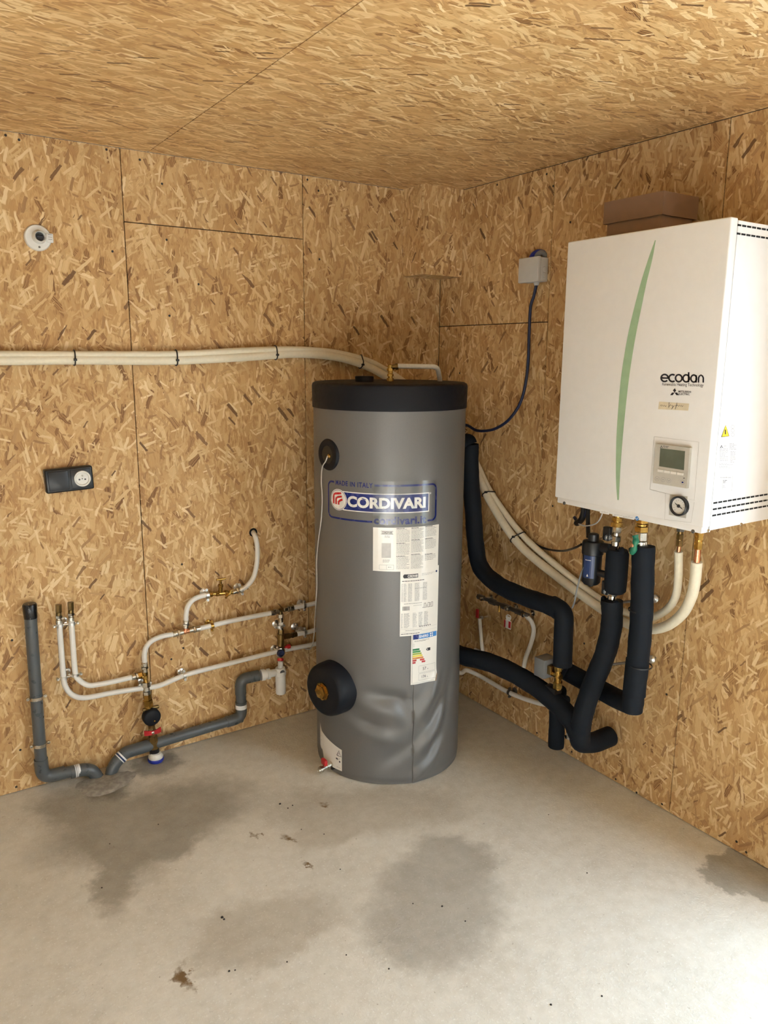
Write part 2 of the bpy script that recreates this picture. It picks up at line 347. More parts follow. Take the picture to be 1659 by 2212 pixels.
# ------------------------------------------------------------------ flat print helper
class Decal:
    """collects flat shapes in (u,v) metres and lays them on a surface with fn(u,v,offset)"""
    def __init__(s, fn): s.fn = fn; s.l = {}
    def mb(s, k): return s.l.setdefault(k, MB())
    def poly(s, k, pts, o): s.mb(k).quad(*[s.fn(u, v, o) for u, v in pts])
    def rect(s, k, u0, v0, u1, v1, o, n=None):
        n = n or max(1, int(abs(u1 - u0) / .012))
        for i in range(n):
            a, b = u0 + (u1 - u0) * i / n, u0 + (u1 - u0) * (i + 1) / n
            s.poly(k, [(a, v0), (b, v0), (b, v1), (a, v1)], o)
    def quad4(s, k, c, o, n=8):      # c: bl, br, tr, tl
        bl, br, tr, tl = [Vector(q) for q in c]
        for i in range(n):
            a, b = i / n, (i + 1) / n
            s.poly(k, [bl.lerp(br, a), bl.lerp(br, b), tl.lerp(tr, b), tl.lerp(tr, a)], o)
    def disc(s, k, u, v, ru, rv, o, n=28, hole=0.0):
        for i in range(n):
            a, b = 2 * math.pi * i / n, 2 * math.pi * (i + 1) / n
            P = lambda t, h: (u + ru * h * math.cos(t), v + rv * h * math.sin(t))
            s.poly(k, [P(a, 1), P(b, 1), P(b, hole), P(a, hole)] if hole else [P(a, 1), P(b, 1), (u, v)], o)
    def stroke(s, k, pts, wd, o):
        P = [Vector(p) for p in pts]; n = len(P); Ls, Rs = [], []
        for i in range(n):
            t = P[min(i + 1, n - 1)] - P[max(i - 1, 0)]; t = t.normalized() if t.length else Vector((1, 0)); nn = Vector((-t.y, t.x)) * wd / 2
            Ls.append(P[i] + nn); Rs.append(P[i] - nn)
        for i in range(n - 1): s.poly(k, [Ls[i], Ls[i + 1], Rs[i + 1], Rs[i]], o)
    def arc(s, k, u, v, ru, rv, a0, a1, wd, o, n=20):
        s.stroke(k, [(u + ru * math.cos(math.radians(a0 + (a1 - a0) * i / n)), v + rv * math.sin(math.radians(a0 + (a1 - a0) * i / n))) for i in range(n + 1)], wd, o)
    def text(s, k, body, c, o, bold=0.0, spacing=1.0):      # c: bl, br, tr, tl corners
        cu = bpy.data.curves.new('t', 'FONT'); cu.body = body; cu.size = 1; cu.offset = bold; cu.space_character = spacing; cu.resolution_u = 4; cu.fill_mode = 'BOTH'
        ob = bpy.data.objects.new('t', cu); COL.objects.link(ob); dg = bpy.context.evaluated_depsgraph_get()
        me = ob.evaluated_get(dg).to_mesh(); vs = [v.co.copy() for v in me.vertices]; fs = [tuple(p.vertices) for p in me.polygons]
        ob.evaluated_get(dg).to_mesh_clear(); bpy.data.objects.remove(ob); bpy.data.curves.remove(cu)
        x0, x1 = min(v.x for v in vs), max(v.x for v in vs); y0, y1 = min(v.y for v in vs), max(v.y for v in vs)
        bl, br, tr, tl = [Vector(q) for q in c]; m = s.mb(k); i = len(m.v)
        for v in vs:
            a, b = (v.x - x0) / (x1 - x0), (v.y - y0) / (y1 - y0); q = bl.lerp(br, a).lerp(tl.lerp(tr, a), b); m.v.append(s.fn(q.x, q.y, o))
        m.f += [tuple(i + j for j in f) for f in fs]
    def lines(s, k, u0, v0, u1, v1, n, o, fill=.45, rag=.25, rd=random.Random(2)):
        dv = (v1 - v0) / n
        for i in range(n):
            vv = v0 + dv * (i + .5); e = u1 - (u1 - u0) * rag * rd.random() * (rd.random() < .35); u = u0
            while u < e - .001:
                ww = min(rd.uniform(.003, .011), e - u); s.poly(k, [(u, vv - dv * fill / 2), (u + ww, vv - dv * fill / 2), (u + ww, vv + dv * fill / 2), (u, vv + dv * fill / 2)], o); u += ww + .0012
    def done(s, parent, names):
        out = {}
        for k, m in s.l.items(): out[k] = m.build(names.get(k, 'print'), k.split('#')[0], parent, smooth=False)
        return out

# ------------------------------------------------------------------ hot water tank
tank = thing('water_tank', (TAX, TAY, 0), 'tall grey cylindrical hot water tank with black lid standing in corner', 'water tank')
LID0, LID1 = 1.362, 1.446
def wrinkle(th, z):
    d = math.degrees(th); d = d - 360 if d > 90 else d
    k = 1 / (1 + math.exp((z - .40) / .03)); o = 0
    def rdg(c, z0, ang, ln, wd, amp):
        x = (d - c) / 57.3 * TR; y = z - z0; ca, sa = math.cos(math.radians(ang)), math.sin(math.radians(ang))
        p, q = x * ca + y * sa, -x * sa + y * ca; return amp * math.exp(-(p / ln)**2 - (q / wd)**2)
    o += rdg(-92, .33, 60, .10, .022, .014) + rdg(-90, .19, 52, .10, .024, .016) + rdg(-94, .06, 40, .08, .022, .010)
    o -= rdg(-84, .25, 55, .08, .020, .012) + rdg(-86, .12, 50, .07, .018, .010) + rdg(-70, .30, 75, .10, .02, .006)
    o -= rdg(-122, .34, 170, .07, .022, .012) + rdg(-112, .30, 120, .05, .02, .006) + rdg(-137, .235, 165, .06, .02, .010)
    o += rdg(-128, .29, 165, .09, .025, .006) + rdg(-126, .19, 160, .08, .03, .005) + rdg(-148, .42, 100, .07, .03, .004)
    o -= rdg(-118, .12, 35, .09, .03, .007)
    if d > -104.3: o += .0035 * k
    return (o * 1.45 - .0035 * .45 * k * (d > -104.3)) * min(1, k * 1.6)
sh = MB(); NTH, NZ = 240, 110
ths = [2 * math.pi * i / NTH + TH0 for i in range(NTH)]
# a doubled column at the jacket seam gives the overlap a real edge
seam = math.radians(-104.3); ths = [((t + math.pi) % (2 * math.pi)) - math.pi for t in ths]; ths = sorted([t for t in ths if abs(t - seam) > .006] + [seam - .0012, seam + .0012]); NTH = len(ths)
for j in range(NZ + 1):
    z = LID0 * (j / NZ)**1.15 + (.002 if j == 0 else 0)
    for t in ths:
        r = TR + wrinkle(t, z); s_ = 1 if z > .02 else .992; sh.v.append(Vector((TAX + r * s_ * math.cos(t), TAY + r * s_ * math.sin(t), z)))
for j in range(NZ):
    for k in range(NTH):
        k2 = (k + 1) % NTH; sh.f.append((j * NTH + k, j * NTH + k2, (j + 1) * NTH + k2, (j + 1) * NTH + k))
sh.f.append(tuple(reversed(range(NTH))))
part(sh, 'jacket', 'tank', tank, 'grey vinyl jacket creased near the floor', ang=60)
ld = MB().lathe((TAX, TAY, LID0 - .004), (0, 0, 1), [(0, TR + .001), (0, TR + .0035), (.076, TR + .0045), (.084, TR + .002), (.0885, TR - .006), (.0895, TR - .018), (.0905, .15), (.0905, .0)][:-1], 96)
lid = part(ld, 'lid', 'lid', tank, 'black moulded lid')
q = G(787, 824, LID1 + .003)
cp = MB().lathe((q.x, q.y, LID1), (0, 0, 1), [(0, .036), (.001, .036), (.002, .0335), (.020, .0335), (.022, .0315)], 28); part(cp, 'plug', 'lid', lid)
# sensor pocket, flange cover, drain cock
def tframe(px, py):
    th, z = TK(px, py); n = Vector((math.cos(th), math.sin(th), 0)); return Vector((TAX, TAY, z)) + n * TR, n, th
c, n, _ = tframe(709, 982)
pk = part(MB().lathe(c - n * .012, n, [(0, .030), (.004, .031), (.0165, .031), (.0175, .035), (.0165, .052), (.011, .056), (0, .057)], 40), 'sensor_pocket', 'rubber', tank, 'black rubber ring around a round sensor opening')
part(MB().lathe(c + n * .003, n, [(0, .0305), (.0015, .0305)], 30), 'pocket_floor', 'black', pk)
tl = Vector((-n.y, n.x, 0))
part(MB().lathe(c + tl * .013 + n * .004 + Vector((0, 0, -.003)), n, [(0, .007), (.004, .007), (.007, .0045)], 14), 'sensor_tip', 'brass', pk)
P0 = c + tl * .013 + n * .012 + Vector((0, 0, -.003))
def TS(px, py, off):
    th, z = TK(px, py, TR + off); return Vector((TAX + (TR + off) * math.cos(th), TAY + (TR + off) * math.sin(th), z))
cab = crv([P0, TS(703, 997, .022), TS(696, 1010, .008), TS(694, 1040, .005), TS(696, 1075, .005), TS(694, 1120, .005), TS(688, 1165, .005), TS(684, 1210, .005), TS(684.5, 1262, .005), TS(682.5, 1300, .006), L(680, 1340, .25), L(678, 1375, .2), L(672, 1400, .12), L(660, 1402, .06)], 8)
part(MB().tube(cab, .0021, 8), 'sensor_cable', 'probe', tank, 'thin pale sensor cable')
c, n, th = tframe(733, 1487); n = Vector((math.cos(math.radians(-168)), math.sin(math.radians(-168)), 0)); c = Vector((TAX, TAY, c.z)) + n * (TR - .03)
fc = part(MB().lathe(c, n, [(0, .101), (.062, .0985), (.078, .0955), (.086, .090), (.089, .083), (.090, .034), (.084, .033)], 48), 'flange_cover', 'rubber', tank, 'round black flange cover')
part(MB().lathe(c + n * .082, n, [(0, .034), (.010, .034)], 8), 'brass_plug', 'brass', fc, 'brass hexagon plug')
part(MB().lathe(c + n * .091, n, [(0, .026), (.012, .0255), (.013, .022)], 6), 'plug_hexagon', 'brass', fc)
c, n, th = tframe(716, 1650); n2 = nrm(G(683, 1664, .03) - c); n2.z = -.1
dv = part(MB().lathe(c - n2 * .01, n2, [(0, .011), (.022, .011), (.022, .014), (.034, .014), (.034, .010), (.055, .010), (.055, .013), (.066, .013), (.066, .008), (.072, .008)], 14), 'drain_cock', 'nickel', tank, 'small drain cock with red lever')
b = c + n2 * .034
part(MB().lathe(b, (0, 0, 1), [(0, .006), (.016, .006)], 10), 'stem', 'nickel', dv)
part(MB().box(b + Vector((-.007, -.016, .012)), b + Vector((.007, .016, .036)), .005), 'lever', 'red', dv, 'red lever')
part(MB().lathe(c - n * .004, n, [(0, .022), (.0045, .022)], 20), 'cock_opening', 'black', tank)

# printed marks on the jacket
D = Decal(TMAP)
u0, zt = TUV(710, 1036); u1 = TUV(942, 1048)[0]; zb = .984; zt = 1.110; o = .0009
rc = .018; sw = .0062
def rr(a0, cu, cv): return [(cu + rc * math.cos(math.radians(a0 + 90 * i / 8)), cv + rc * math.sin(math.radians(a0 + 90 * i / 8))) for i in range(9)]
def ulin(a, b, v, n=24): return [(a + (b - a) * i / n, v) for i in range(n + 1)]
mi0, mi1 = TUV(724, 1040)[0], TUV(809, 1046)[0]; cd0, cd1 = TUV(806, 1125)[0], TUV(922, 1125)[0]
D.stroke('logo_blue', ulin(cd0 - .003, u0 + rc, zb)[:] + list(reversed(rr(180, u0 + rc, zb + rc)))[0:] + [(u0, zb + .05), (u0, zt - .05)] + list(reversed(rr(90, u0 + rc, zt - rc))) + [(mi0 - .004, zt)], sw, o)
D.stroke('logo_blue', ulin(mi1, u1 - rc, zt) + list(reversed(rr(0, u1 - rc, zt - rc))) + [(u1, zt - .05), (u1, zb + .05)] + list(reversed(rr(-90, u1 - rc, zb + rc))) + [(cd1 + .002, zb)], sw, o)
D.text('logo_blue', 'MADE IN ITALY', [(mi0 + .003, zt - .009), (mi1 - .006, zt - .009), (mi1 - .006, zt + .008), (mi0 + .003, zt + .008)], o, .02, 1.15)
D.text('logo_blue', 'cordivari.it', [(cd0 + .003, zb - .008), (cd1 - .003, zb - .008), (cd1 - .003, zb + .020), (cd0 + .003, zb + .020)], o, .035, 1.05)
b0, b1 = TUV(743, 1080)[0], TUV(925, 1086)[0]; bz0, bz1 = 1.019, 1.079
D.rect('logo_white#banner', b0 - .004, bz0 - .0035, b1 + .0035, bz1 + .0035, .0010)
D.rect('logo_blue#banner', b0, bz0, b1, bz1, .0013)
t0, t1 = TUV(751, 1080)[0], TUV(919, 1086)[0]
D.text('logo_white#letters', 'CORDIVARI', [(t0, 1.030), (t1, 1.030), (t1, 1.069), (t0, 1.069)], .0017, .045, 1.0)
eu, ev = TUV(731.5, 1077)[0], 1.050
D.disc('logo_white#emblem', eu, ev, .0375, .0375, .0019); D.disc('logo_blue#emblem', eu, ev, .0350, .0350, .0022, hole=.96)
for i, (dx, dy, s_) in enumerate([(-.020, .020, 1.0), (-.008, .009, .72), (.004, -.001, .45)]):
    D.stroke('logo_red', [(eu + dx - .002, ev + dy - .036 * s_), (eu + dx - .002, ev + dy - .012 * s_), (eu + dx, ev + dy - .004), (eu + dx + .006, ev + dy), (eu + dx + .034 * s_, ev + dy + .004)], .0075, .0024)
D.disc('logo_white#reg', TUV(929.5, 1071)[0], 1.079, .0036, .0036, .0012, 14); D.disc('ink#reg', TUV(929.5, 1071)[0], 1.079, .003, .003, .0014, 14, .7)
D.rect('film', TUV(806, 1060)[0], .975, u1 + .004, 1.125, .0028)
D.done(tank, {'logo_blue': 'logo_outline', 'logo_white#banner': 'logo_border', 'logo_blue#banner': 'logo_banner', 'logo_white#letters': 'lettering', 'logo_white#emblem': 'emblem', 'logo_blue#emblem': 'emblem_ring', 'logo_red': 'emblem_mark', 'logo_white#reg': 'registered_mark', 'ink#reg': 'registered_ring', 'film': 'clear_film'})
def WMAP(u, v, o=0.0):
    th = TH0 + u / TR; r = TR + wrinkle(th, v) + o
    return Vector((TAX + r * math.cos(th), TAY + r * math.sin(th), v))
def sheet(d, k, u0, u1, top, bot, o, n=16, m=12, right=None):
    # paper laid on the jacket: top(u), bot(u) give its edges
    for i in range(n):
        a, b = u0 + (u1 - u0) * i / n, u0 + (u1 - u0) * (i + 1) / n
        for j in range(m):
            P = lambda u, f: (u, bot(u) + (top(u) - bot(u)) * f)
            d.poly(k, [P(a, j / m), P(b, j / m), P(b, (j + 1) / m), P(a, (j + 1) / m)], o)
def lerps(pts):
    def f(u):
        if u <= pts[0][0]: return pts[0][1]
        for (a, b), (c, d_) in zip(pts[:-1], pts[1:]):
            if u <= c: return b + (d_ - b) * (u - a) / max(c - a, 1e-9)
        return pts[-1][1]
    return f
# label sheets
D = Decal(WMAP)
a0, a1 = TUV(806, 1137)[0], TUV(947, 1140)[0]; s1t, s1b = .9655, .812
D.quad4('paper#1', [(a0, s1b), (a1, s1b - .006), (a1 + .001, s1t + .0), (a0, s1t)], .0012, 14)
D.text('ink#1', 'CORDIVARI', [(a0 + .030, s1t - .021), (a0 + .066, s1t - .021), (a0 + .066, s1t - .014), (a0 + .030, s1t - .014)], .0018, .03)
D.rect('ink#1b', a0 + .027, s1t - .0235, a0 + .069, s1t - .0222, .0016); D.rect('ink#1b', a0 + .027, s1t - .0125, a0 + .069, s1t - .0114, .0016)
D.lines('ink_grey#1', a0 + .04, s1t - .036, a0 + .058, s1t - .027, 2, .0016)
D.rect('ink_pale#1', a0 + .030, s1b + .047, a0 + .062, s1t - .054, .0016); D.lines('ink_grey#1', a0 + .034, s1b + .030, a0 + .058, s1b + .042, 3, .0016)
for v_ in (s1b + .006, s1b + .022): D.stroke('ink_grey#1', ulin(a0 + .022, a0 + .072, v_, 6), .0009, .0016)
for u_ in (a0 + .022, a0 + .047, a0 + .072): D.stroke('ink_grey#1', [(u_, s1b + .006), (u_, s1b + .022)], .0009, .0016)
D.lines('ink_grey#1', a0 + .052, s1b + .011, a0 + .064, s1b + .017, 1, .0016)
cw = (a1 - a0 - .085) / 3
for ci in range(3):
    ca = a0 + .080 + ci * cw
    for (va, vb, nl) in [((s1t - .052, s1t - .004, 11), (s1t - .096, s1t - .056, 9), (s1b + .006, s1b + .052, 10)), ((s1t - .042, s1t - .004, 9), (s1t - .090, s1t - .046, 10), (s1b + .004, s1b + .056, 12)), ((s1t - .038, s1t - .003, 8), (s1t - .082, s1t - .046, 8), (s1b + .030, s1b + .052, 4))][ci]:
        D.lines('ink_grey#1', ca, va, ca + cw - .006, vb, nl, .0016, .38)
        D.lines('ink#1h', ca, vb - .0005, ca + cw * .6, vb + .0025, 1, .0016, .6)
c0, c1 = TUV(864, 1300)[0], TUV(945, 1300)[0]; s2t, s2b = .818, .5735
D.quad4('paper#2', [(c0, s2b), (c1, s2b), (c1 + .001, s2t), (c0, s2t)], .0020, 12)
lu0, lu1 = c0 + .012, c0 + .064
D.rect('ink#2', lu0 + .006, s2t - .033, lu1, s2t - .019, .0024); D.disc('ink#2', lu0 + .004, s2t - .026, .0065, .0075, .0024, 16)
D.text('logo_white#2', 'CORDIVARI', [(lu0 + .014, s2t - .031), (lu1 - .002, s2t - .031), (lu1 - .002, s2t - .021), (lu0 + .014, s2t - .021)], .0028, .03)
D.lines('ink#2', c0 + .006, s2t - .046, c0 + .088, s2t - .041, 1, .0024)
D.lines('ink_pale#2', c0 + .078, s2t - .028, c1 - .016, s2t - .019, 2, .0024); D.disc('sticker_blue', c1 - .010, s2t - .020, .004, .004, .0024, 12)
for (x0, x1_) in [(.004, .010), (.012, .022), (.028, .042), (.052, .070), (.083, .100)]:
    D.lines('ink_pale#2', c0 + x0, s2t - .118, c0 + x1_, s2t - .052, 16, .0024, .7, .1)
D.lines('ink_grey#2', c0 + .052, s2t - .074, c0 + .098, s2t - .070, 1, .0024); D.lines('ink_grey#2', c0 + .014, s2t - .128, c0 + .088, s2t - .124, 1, .0024, .5, .5)
rb = random.Random(4); u_ = c0 + .009
while u_ < c0 + .034: ww = rb.uniform(.0006, .002); D.rect('ink#2', u_, s2t - .150, u_ + ww, s2t - .135, .0024); u_ += ww + rb.uniform(.0007, .002)
D.lines('ink_grey#2', c0 + .048, s2t - .136, c0 + .080, s2t - .133, 1, .0024)
for i, ux in enumerate((.089, .104, .118)):
    w_ = c0 + ux
    for aa, bb in [((w_, s2t - .146), (w_ + .007, s2t - .146)), ((w_, s2t - .130), (w_ + .007, s2t - .130)), ((w_, s2t - .146), (w_, s2t - .130)), ((w_ + .007, s2t - .146), (w_ + .007, s2t - .130))]: D.stroke('ink#2', [aa, bb], .0012, .0024)
    for j in range(i + 1): D.disc('ink#2', w_ - .004, s2t - .145 + j * .006, .0016, .0016, .0024, 8)
for (x0, x1_) in [(.004, .010), (.014, .034), (.046, .062), (.068, .083), (.090, .106)]:
    D.lines('ink_pale#2', c0 + x0, s2b + .030, c0 + x1_, s2t - .160, 15, .0024, .7, .25)
for j in range(6): D.disc('ink#2', c0 + .074 + j * .0082, s2b + .031, .0020, .0022, .0026, 10)
for v_ in (s2b + .014, s2b + .026): D.stroke('ink_pale#2', ulin(c0 + .003, c1 - .004, v_, 10), .0008, .0024)
D.lines('ink_grey#2', c0 + .02, s2b + .018, c0 + .10, s2b + .022, 1, .0024, .5, .3); D.lines('ink#2', c0 + .004, s2b + .006, c0 + .075, s2b + .010, 1, .0024, .5)
# energy label
e0, e1 = TUV(887, 1430)[0], TUV(942, 1420)[0]; s3t, s3b = .580, .388
sheet(D, 'paper#3', e0, e1 - .001, lambda u: s3t, lerps([(e0, s3b), (e1 - .014, s3b + .003), (e1 - .001, s3b + .030)]), .0026, 16, 20)
oe = .0034
D.rect('logo_blue#3', e0 + .007, s3t - .022, e0 + .028, s3t - .004, oe, 3); D.rect('e_blue', e0 + .029, s3t - .022, e1 - .004, s3t - .004, oe, 6)
D.text('logo_white#3', 'ENERG', [(e0 + .031, s3t - .018), (e0 + .066, s3t - .018), (e0 + .066, s3t - .008), (e0 + .031, s3t - .008)], oe + .0005, .02)
for i in range(4): D.disc('logo_white#3', e0 + .076 + (i % 2) * .008, s3t - .009 - (i // 2) * .008, .003, .0032, oe + .0005, 8)
D.stroke('ink_grey#3', [(e0 + .005, s3t - .003), (e0 + .005, s3b + .006)] + ulin(e0 + .006, e1 - .018, s3b + .006, 8), .0009, oe)
D.lines('ink#3', e0 + .012, s3t - .032, e0 + .070, s3t - .026, 2, oe, .35)
for aa, bb in [((.008, -.038), (.008, -.048)), ((.008, -.048), (.012, -.048)), ((.012, -.048), (.012, -.038)), ((.008, -.038), (.012, -.038))]: D.stroke('ink_grey#3', [(e0 + aa[0], s3t + aa[1]), (e0 + bb[0], s3t + bb[1])], .0007, oe)
for i, k_ in enumerate(['e_green', 'e_green2', 'e_lime', 'e_yel', 'e_org', 'e_red', 'e_red2']):
    v_ = s3t - .060 - i * .0082; ln = .024 + i * .0040
    D.poly(k_, [(e0 + .006, v_ - .0033), (e0 + .006 + ln, v_ - .0033), (e0 + .009 + ln, v_), (e0 + .006 + ln, v_ + .0033), (e0 + .006, v_ + .0033)], oe)
D.poly('ink#3', [(e0 + .058, s3t - .066), (e0 + .063, s3t - .0715), (e0 + .076, s3t - .0715), (e0 + .076, s3t - .0605), (e0 + .063, s3t - .0605)], oe)
D.text('logo_white#3', 'B', [(e0 + .0625, s3t - .069), (e0 + .066, s3t - .069), (e0 + .066, s3t - .063), (e0 + .0625, s3t - .063)], oe + .0005)
for (va, vb) in [(s3b + .042, s3b + .068), (s3b + .014, s3b + .038)]:
    D.stroke('ink_grey#3', ulin(e0 + .030, e1 - .008, va, 6), .0008, oe); D.stroke('ink_grey#3', ulin(e0 + .030, e1 - .008, vb, 6), .0008, oe)
    D.stroke('ink_grey#3', [(e0 + .030, va), (e0 + .030, vb)], .0008, oe); D.stroke('ink_grey#3', [(e1 - .008, va), (e1 - .008, vb)], .0008, oe)
D.text('ink#3', '57', [(e0 + .046, s3b + .050), (e0 + .060, s3b + .050), (e0 + .060, s3b + .061), (e0 + .046, s3b + .061)], oe); D.text('ink#3', 'W', [(e0 + .064, s3b + .050), (e0 + .069, s3b + .050), (e0 + .069, s3b + .0545), (e0 + .064, s3b + .0545)], oe)
D.text('ink#3', '174', [(e0 + .042, s3b + .021), (e0 + .058, s3b + .021), (e0 + .058, s3b + .031), (e0 + .042, s3b + .031)], oe); D.text('ink#3', 'L', [(e0 + .064, s3b + .021), (e0 + .068, s3b + .021), (e0 + .068, s3b + .026), (e0 + .064, s3b + .026)], oe)
D.poly('card_in', [(e1 - .014, s3b + .003), (e1 - .001, s3b + .030), (e1 - .0005, s3b + .024), (e1 - .011, s3b + .003)], .0036)
# warning sticker by the drain cock
w0, w1 = TUV(693, 1630)[0], TUV(739, 1640)[0]
sheet(D, 'paper#4', w0, w1, lerps([(w0, .160), (w0 + .018, .134), (w1 - .03, .114), (w1, .108)]), lerps([(w0, .072), (w0 + .010, .058), (w0 + .022, .062), (w0 + .030, .046), (w0 + .034, .018), (w1, .022)]), .0014, 24, 6)
wu = w1 - .014
D.stroke('ink#4', [(wu - .011, .079), (wu + .011, .079), (wu, .101), (wu - .011, .079)], .003, .0018); D.stroke('ink#4', [(wu, .093), (wu, .084)], .0022, .0018)
D.rect('ink#4', wu - .016, .062, wu - .006, .068, .0018); D.rect('ink#4', wu + .000, .054, wu + .007, .060, .0018); D.stroke('ink#4', [(wu - .012, .058), (wu + .004, .070)], .0009, .0018)
D.arc('ink_grey#4', w0 + .020, .085, .022, .030, 20, 170, .0009, .0018); D.arc('ink_grey#4', w0 + .020, .080, .014, .018, 0, 200, .0009, .0018); D.lines('ink_grey#4', w1 - .026, .030, w1 - .006, .034, 1, .0018)
res = D.done(tank, {'paper#1': 'instruction_sheet', 'paper#2': 'rating_sheet', 'paper#3': 'energy_label', 'paper#4': 'warning_sticker'})
for k_, (nm, pa) in {'1': ('sheet', 'paper#1'), '2': ('sheet', 'paper#2'), '3': ('label', 'paper#3'), '4': ('sticker', 'paper#4')}.items():
    for kk, ob in res.items():
        own = kk.split('#')[1][0] if '#' in kk else '3' if kk.startswith('e_') or kk == 'card_in' else '2'
        if own == k_ and kk != pa: ob.parent = res[pa]; ob.name = 'print'
res['paper#3']['label'] = 'energy label with coloured bars'

# ------------------------------------------------------------------ wall-hung heating unit
XF = -.350; BY0, BY1, BZ0, BZ1 = -1.081, -1.616, 1.083, 1.878
unit = thing('heating_unit', (0, (BY0 + BY1) / 2, BZ0), 'white wall-hung heat pump unit with green leaf stripe on its front', 'heating unit')
part(MB().box((XF + .0355, BY1 + .003, BZ0 + .004), (-.004, BY0 - .003, BZ1 - .004), .003), 'casing', 'white_paint', unit, ang=30)
cov = part(MB().box((XF, BY1, BZ0 + .016), (XF + .030, BY0, BZ1), .004, 3).box((XF + .0005, BY1 + .004, BZ0), (XF + .030, BY0 - .012, BZ0 + .020), .002), 'front_cover', 'white_paint', unit, ang=30)
part(MB().box((XF + .006, BY1 + .009, BZ0 + .006), (XF + .037, BY0 - .006, BZ1 - .006)), 'seam', 'ink', unit)
BF = lambda u, v, o: Vector((XF - o, u, v))            # front face: u = world y, v = world z
def bp(px, py): q = R(px, py, -XF); return q.y, q.z
for (px, py) in ((1219, 1087), (1497, 1148)):
    y_, z_ = bp(px, py); part(MB().lathe((XF, y_, z_), (-1, 0, 0), [(0, .0055), (.001, .0055), (.0022, .004), (.0012, .0015)], 14), 'cover_screw', 'steel_dark', cov)
D = Decal(BF)
# leaf stripe
ctr = [(1416, 519, 2), (1405, 560, 9), (1391, 610, 12.5), (1378, 665, 15.5), (1367, 715, 17), (1358, 765, 17.5), (1350, 820, 17.5), (1344, 880, 16), (1339, 940, 14), (1336, 1000, 10.5), (1335, 1045, 7.5), (1335.5, 1080, 3.5)]
cp_ = crv([Vector((a, b, c)) for a, b, c in ctr], 5)
for a, b in zip(cp_[:-1], cp_[1:]): D.poly('leaf', [bp(a.x - a.z / 2, a.y), bp(a.x + a.z / 2, a.y), bp(b.x + b.z / 2, b.y), bp(b.x - b.z / 2, b.y)], .0007)
# ecodan word mark, drawn in pixels of the face and carried onto it
class PD:
    """draws in the picture's pixel frame of a flat face, then lands on that face"""
    def __init__(s, d, f): s.d, s.f = d, f
    def pt(s, p): return s.f(*p)
    def stroke(s, k, pts, wd, o):
        P = [Vector(p) for p in pts]; n = len(P); A, B = [], []
        for i in range(n):
            t = P[min(i + 1, n - 1)] - P[max(i - 1, 0)]; t = t.normalized(); nn = Vector((-t.y, t.x)) * wd / 2; A.append(P[i] + nn); B.append(P[i] - nn)
        for i in range(n - 1): s.d.poly(k, [s.f(*A[i]), s.f(*A[i + 1]), s.f(*B[i + 1]), s.f(*B[i])], o)
    def arc(s, k, x, y, r, a0, a1, wd, o, ry=None): ry = ry or r; s.stroke(k, [(x + r * math.cos(math.radians(a0 + (a1 - a0) * i / 22)), y - ry * math.sin(math.radians(a0 + (a1 - a0) * i / 22))) for i in range(23)], wd, o)
    def rect(s, k, x0, y0, x1, y1, o): s.d.poly(k, [s.f(x0, y1), s.f(x1, y1), s.f(x1, y0), s.f(x0, y0)], o)
    def text(s, k, t, x0, y0, x1, y1, o, bold=0.0, sl=0.0): s.d.text(k, t, [s.f(x0, y1), s.f(x1, y1 + sl), s.f(x1, y0 + sl), s.f(x0, y0)], o, bold)
    def lines(s, k, x0, y0, x1, y1, n, o, seed=1, fill=.4):
        rd = random.Random(seed); dy = (y1 - y0) / n
        for i in range(n):
            x = x0; e = x1 - (x1 - x0) * .4 * (rd.random() < .3) * rd.random(); ym = y0 + (i + .5) * dy
            while x < e - 1: wd = min(rd.uniform(2, 7), e - x); s.rect(k, x, ym - dy * fill / 2, x + wd, ym + dy * fill / 2, o); x += wd + .9
F = PD(D, bp); K = 'ink#word'; yb = 816.5
F.arc(K, 1436, yb, 7.6, 0, 318, 3.6, .0007); F.stroke(K, [(1429, yb), (1444.6, yb + .3)], 3.2, .0007)
F.arc(K, 1453, yb + .2, 7.6, 52, 308, 3.6, .0007); F.arc(K, 1466.5, yb + .5, 7.0, 0, 360, 3.6, .0007, 7.6)
F.arc(K, 1482.5, yb + .8, 6.8, 0, 360, 3.6, .0007, 7.6); F.stroke(K, [(1488, 804), (1487.5, yb + 9.5)], 3.4, .0007)
F.arc(K, 1499, yb + 1.2, 6.2, 0, 360, 3.6, .0007, 7.6); F.stroke(K, [(1504.3, yb - 6), (1504, yb + 10)], 3.4, .0007)
F.stroke(K, [(1509, yb + 10), (1509.5, yb), (1511, yb - 4), (1514.5, yb - 6.2), (1518, yb - 4), (1519.6, yb), (1519.4, yb + 10)], 3.4, .0007)
F.text('ink#word', 'Renewable Heating Technology', 1431, 826.5, 1520, 835, .0007, 0, 2.2)
def diamonds(F, k, x, y, s, o):
    F.d.poly(k, [F.f(x, y - s), F.f(x + s * .40, y - s * .5), F.f(x, y), F.f(x - s * .40, y - s * .5)], o)
    for sg in (-1, 1): F.d.poly(k, [F.f(x, y), F.f(x + sg * s * .62, y + s * .0), F.f(x + sg * s * 1.05, y + s * .62), F.f(x + sg * s * .42, y + s * .62)], o)
diamonds(F, K, 1457.5, 848, 9.0, .0007)
F.text(K, 'MITSUBISHI', 1466, 843.5, 1493, 847.8, .0007, .02, 1.0); F.text(K, 'ELECTRIC', 1466, 848.8, 1490, 853, .0007, .02, .9)
